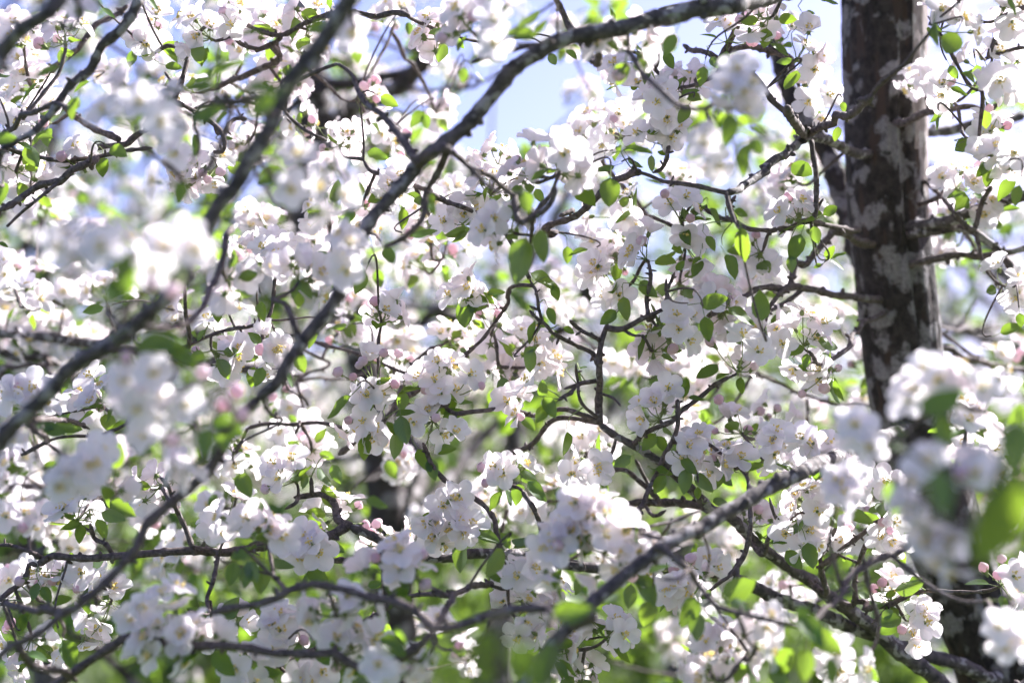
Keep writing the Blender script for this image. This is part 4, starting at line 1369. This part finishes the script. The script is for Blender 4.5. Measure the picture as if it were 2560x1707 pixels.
def back_tree(loc, height, spread, trunk_r, n_part, n_stuff, seed, label, lean=(0, 0), extra=None, trunk_pts=None, zlow=1.0, ymin=2.5):
    rnd = random.Random(seed)
    origin = Vector((loc[0], loc[1], 0))
    t = tree_root("apple_tree", origin, label, "apple trees in blossom")
    sk = Skeleton()
    if trunk_pts:
        tp, tr = trunk_pts
    else:
        fork = height * 0.42
        tp = [origin + Vector((0, 0, -0.05)), origin + Vector((0, 0, 0.25)), origin + Vector((lean[0] * .5, lean[1] * .5, fork * 0.6)), origin + Vector((lean[0], lean[1], fork)), origin + Vector((lean[0] * 1.4, lean[1] * 1.4, height * 0.8))]
        tr = [trunk_r * 1.5, trunk_r * 1.1, trunk_r * 0.95, trunk_r * 0.8, trunk_r * 0.25]
    pp, rr = catmull(tp, tr, 0.04)
    sk.add(pp[len(pp) // 3::2])
    mb = MB()
    mb.tube([p - origin for p in pp], rr, 16, 0, lambda a, s, p: 1 + 0.08 * noise.noise(Vector((math.cos(a) * 2, math.sin(a) * 2, p.z * 5))))
    link("trunk", mb.mesh("trunk", [M['farbark']]), t)
    if extra:
        for i, e in enumerate(extra):
            traced(t, origin, sk, e, seed + 50 + i, True)
    # limbs fanning out from the trunk, each with side branches
    nl = 7
    for k in range(nl):
        a = 2 * math.pi * k / nl + rnd.uniform(-.35, .35)
        s = pp[int(len(pp) * rnd.uniform(0.45, 0.85))]
        out = Vector((math.cos(a), math.sin(a), 0))
        e = s + out * spread * rnd.uniform(0.6, 0.95) + Vector((0, 0, rnd.uniform(0.05, 0.42) * height))
        m1 = s + out * spread * 0.25 + Vector((0, 0, 0.05 * height)) + Vector((rnd.gauss(0, .08), rnd.gauss(0, .08), 0))
        m2 = s * 0.4 + e * 0.6 + Vector((rnd.gauss(0, .1), rnd.gauss(0, .1), rnd.uniform(0, .15)))
        limb = [s, m1, m2, e]
        if any(open_sky(p, 0.9) for p in bezier(s, m1, m2, e, 12)):
            continue
        r0 = trunk_r * 0.42
        if min(p.y for p in limb) > ymin:
            add_branch(t, origin, sk, limb, [r0, r0 * 0.75, r0 * 0.5, r0 * 0.2], "limb", seed + 300 + k, M['farbark'], 0.05, False)
            for j in range(3):
                u = rnd.uniform(0.25, 0.85)
                b0 = bezier(s, m1, m2, e, 10)[int(u * 10)]
                b0 = sk.nearest(b0)[0]
                dv = (out * rnd.uniform(-.1, .6) + Vector((rnd.gauss(0, .7), rnd.gauss(0, .7), rnd.uniform(-.35, .7)))).normalized() * spread * rnd.uniform(0.3, 0.55)
                if (b0 + dv).y > ymin and (b0 + dv).z > zlow * 0.8 and not open_sky(b0 + dv):
                    add_branch(t, origin, sk, [b0, b0 + dv * 0.5 + Vector((0, 0, rnd.uniform(-.05, .1))), b0 + dv], [r0 * 0.4, r0 * 0.28, r0 * 0.14], "branch", seed + 400 + k * 10 + j, M['farbark'], 0.05, False)
    # clusters through the crown
    cpts = []
    cz = (zlow + height) / 2
    hz = (height - zlow) / 2 * 1.08
    tries = 0
    while len(cpts) < n_part + n_stuff and tries < 40000:
        tries += 1
        d = Vector((rnd.uniform(-1, 1), rnd.uniform(-1, 1), rnd.uniform(-1, 1)))
        if d.length > 1:
            continue
        lump = noise.noise(d * 2.6 + Vector((seed, 0, 0)))
        if lump < -0.18:
            continue
        p = origin + Vector((d.x * spread * 1.1, d.y * spread * 1.1, cz + d.z * hz))
        if p.y < ymin or not in_view(p):
            continue
        if open_sky(p) and rnd.random() < 0.97:
            continue
        if extra and p.y < 3.3:
            x_, y_, _d = proj(p)
            if any(((x_ - a) / c) ** 2 + ((y_ - b) / e) ** 2 < 1 for a, b, c, e in ((965, 1230, 95, 190), (1000, 215, 120, 85), (780, 290, 70, 70), (900, 860, 60, 90))):
                continue
        cpts.append(p)
    if extra:
        cpts = EXTRA2 + cpts
    d0 = [sk.nearest(p)[1] for p in cpts]
    cpts = [p for _, p in sorted(zip(d0, cpts), key=lambda q: q[0])]
    # the nearest ones to the viewer become parts
    byd = sorted(range(len(cpts)), key=lambda i: cpts[i].y)
    part = set(byd[:n_part])
    stuff, tw = [], MB()
    for i, p in enumerate(cpts):
        q, dist = sk.nearest(p)
        axis = ((p - q).normalized() + Vector((rnd.gauss(0, .3), rnd.gauss(0, .3), 0.6))).normalized()
        if dist > 0.02:
            b = bezier(q, q + (p - q) * 0.4 + Vector((0, 0, rnd.uniform(-.1, .1) * dist)), p - axis * 0.3 * dist, p, max(3, int(dist / 0.07)))
            sk.add(b[1:])
            rr = 0.0022 + min(0.0035, 0.006 * dist)
            tw.tube([x - origin for x in b], [rr * (1 - 0.5 * k / (len(b) - 1)) for k in range(len(b))], 4, 0, cap=False)
        R3 = rot_to(axis, rnd.uniform(0, 6))
        sc = rnd.uniform(0.95, 1.2)
        if i in part:
            if green(p, rnd):
                link("leaf_sprig", rnd.choice(sprig_mid), t, p - origin, R3.to_euler(), sc)
            else:
                link("blossom_cluster", rnd.choice(far_mid), t, p - origin, R3.to_euler(), sc)
        else:
            X = np.eye(4)
            X[:3, :3] = np.array(R3) * sc
            X[:3, 3] = np.array(p - origin)
            if green(p, rnd):
                stuff.append((len(far_low) + rnd.randrange(len(sprig_low)), X))
            else:
                stuff.append((rnd.randrange(len(far_low)), X))
    if tw.v:
        o = link("fine_twig", tw.mesh("fine_twig", [M['twig']]), t)
        o['kind'] = 'stuff'
    if stuff:
        o = link("blossom", mesh_from_arrays("blossom", *join_copies(far_low + sprig_low, stuff), CM), t)
        o['kind'] = 'stuff'
    return t


EXTRA2 = []
tr2_px = [(1010, 2000, 3.2), (1000, 1700, 3.2), (985, 1500, 3.2), (965, 1250, 3.2), (940, 1050, 3.2), (900, 880, 3.2), (850, 700, 3.2), (812, 560, 3.2), (795, 400, 3.2), (785, 250, 3.2), (765, 100, 3.2), (740, -120, 3.25)]
p2 = [at(*q) for q in reversed(tr2_px)]
r2 = [w / FPX * 3.2 / 2 for w in (60, 75, 84, 86, 84, 82, 80, 84, 92, 104, 112, 118, 124)]
p2 = p2 + [Vector((p2[-1].x, p2[-1].y, 0.1)), Vector((p2[-1].x, p2[-1].y, -0.06))]
r2 = [r2[k] for k in range(12)] + [0.075, 0.1]
back_tree((p2[-1].x, p2[-1].y), 2.8, 1.25, 0.055, 270, 170, 21, "apple tree with the slim grey trunk behind the middle of the flowers", extra=BR2, trunk_pts=(p2, r2), zlow=1.15, ymin=2.75)

TREES = [
 ((-1.75, 4.7), 3.6, 1.6, 0.07, 230, 420, 31, "blurred apple tree behind the blossoms at the far left"),
 ((-0.13, 6.2), 3.9, 1.7, 0.07, 150, 260, 32, "blurred apple tree behind the slim grey trunk, lower centre"),
 ((2.05, 5.4), 3.5, 1.5, 0.07, 140, 220, 33, "blurred apple tree seen to the right of the thick trunk"),
 ((-2.0, 6.4), 4.5, 1.9, 0.08, 190, 460, 38, "blurred apple tree rising behind the upper left blossoms"),
 ((-3.2, 8.5), 4.2, 2.1, 0.08, 100, 330, 34, "pale apple tree further back at the left"),
 ((1.05, 9.5), 3.9, 1.9, 0.09, 100, 330, 35, "pale apple tree further back, its dark stem low beside the single hanging flower"),
 ((3.9, 10.5), 4.4, 2.2, 0.09, 80, 280, 36, "pale apple tree far back at the right edge"),
 ((-1.1, 12.5), 4.4, 2.2, 0.09, 80, 300, 37, "hazy apple tree far back left of the centre"),
]
for loc, h, s, r, n1, n2, sd, lab in TREES:
    back_tree(loc, h, s, r, n1, n2, sd, lab, lean=(random.uniform(-.15, .15), random.uniform(-.1, .1)), ymin=2.7)

# ------------------------------------------------------------------ meadow grass and the far wood
rnd = random.Random(3)
gvs, gts = [], []
for i in range(26000):
    y = 7 + 30 * rnd.random() ** 1.4
    x = rnd.uniform(-0.6, 0.6) * y
    h = rnd.uniform(0.06, 0.22)
    a = rnd.uniform(0, 6.28)
    w = 0.012 + 0.0008 * y
    dx, dy = math.cos(a) * w, math.sin(a) * w
    lx, ly = rnd.gauss(0, 0.05), rnd.gauss(0, 0.05)
    o = len(gvs)
    gvs += [(x - dx, y - dy, -0.03), (x + dx, y + dy, -0.03), (x + lx, y + ly, h)]
    gts.append((o, o + 1, o + 2))
M['grass'] = leaf_material("grass_blade", (0.03, 0.07, 0.014), (0.07, 0.115, 0.03), (0.06, 0.10, 0.03), (0.12, 0.20, 0.025))
o = link("grass", mesh_from_arrays("grass", np.array(gvs), np.array(gts), np.zeros(len(gts)), np.full((len(gvs), 2), 0.5), [M['grass']]))
o['kind'] = 'stuff'
o['label'] = "bright green meadow grass under the orchard trees"

lt = MB()
leaf_patch(lt, 5, 4, 3, 0, petiole=False, width=0.42)
lt = [lt.arrays()]
wood = []
trunks = MB()
for k in range(34):
    y = rnd.uniform(20, 40)
    x = rnd.uniform(-0.62, 0.62) * y
    H = rnd.uniform(3.5, 7.0) * (0.75 if abs(x / y + 0.02) < 0.12 else 1.0)
    trunks.tube([Vector((x, y, -0.1)), Vector((x + rnd.gauss(0, .1), y, H * 0.5)), Vector((x, y, H * 0.85))], [0.16, 0.11, 0.04], 7, 1)
    for i in range(900):
        d = Vector((rnd.gauss(0, .42), rnd.gauss(0, .42), rnd.uniform(-1, 1)))
        p = Vector((x + d.x * H * 0.4, y + d.y * H * 0.4, H * (0.54 + 0.46 * d.z)))
        if noise.noise(p * 0.9) < -0.2:
            continue
        R3 = rot_to(Vector((rnd.gauss(0, 1), rnd.gauss(0, 1), rnd.gauss(0.6, 1))).normalized(), rnd.uniform(0, 6))
        X = np.eye(4)
        X[:3, :3] = np.array(R3) * rnd.uniform(0.14, 0.3)
        X[:3, 3] = np.array(p)
        wood.append((0, X))
for k in range(150):
    y = rnd.uniform(11, 27)
    x = rnd.uniform(-0.45, 0.45) * y
    H = rnd.uniform(0.3, 1.25)
    for i in range(int(90 + 120 * H)):
        p = Vector((x + rnd.gauss(0, .45) * H, y + rnd.gauss(0, .45) * H, H * rnd.random() ** 0.8))
        R3 = rot_to(Vector((rnd.gauss(0, 1), rnd.gauss(0, 1), rnd.gauss(0.6, 1))).normalized(), rnd.uniform(0, 6))
        X = np.eye(4)
        X[:3, :3] = np.array(R3) * rnd.uniform(0.09, 0.2)
        X[:3, 3] = np.array(p)
        wood.append((0, X))
Vw, Tw, Mw, Uw = join_copies(lt, wood)
tv, tt, tm, tu = trunks.arrays()
Tw = np.concatenate([Tw, tt + len(Vw)])
Vw = np.concatenate([Vw, tv])
Mw = np.concatenate([Mw, tm])
Uw = np.concatenate([Uw, tu])
M['wood'] = leaf_material("far_foliage", (0.03, 0.07, 0.02), (0.065, 0.12, 0.035), (0.065, 0.105, 0.04), (0.14, 0.24, 0.03))
o = link("woodland", mesh_from_arrays("woodland", Vw, Tw, Mw, Uw, [M['wood'], M['farbark']]))
o['kind'] = 'stuff'
o['label'] = "green blurred wood far behind the orchard"
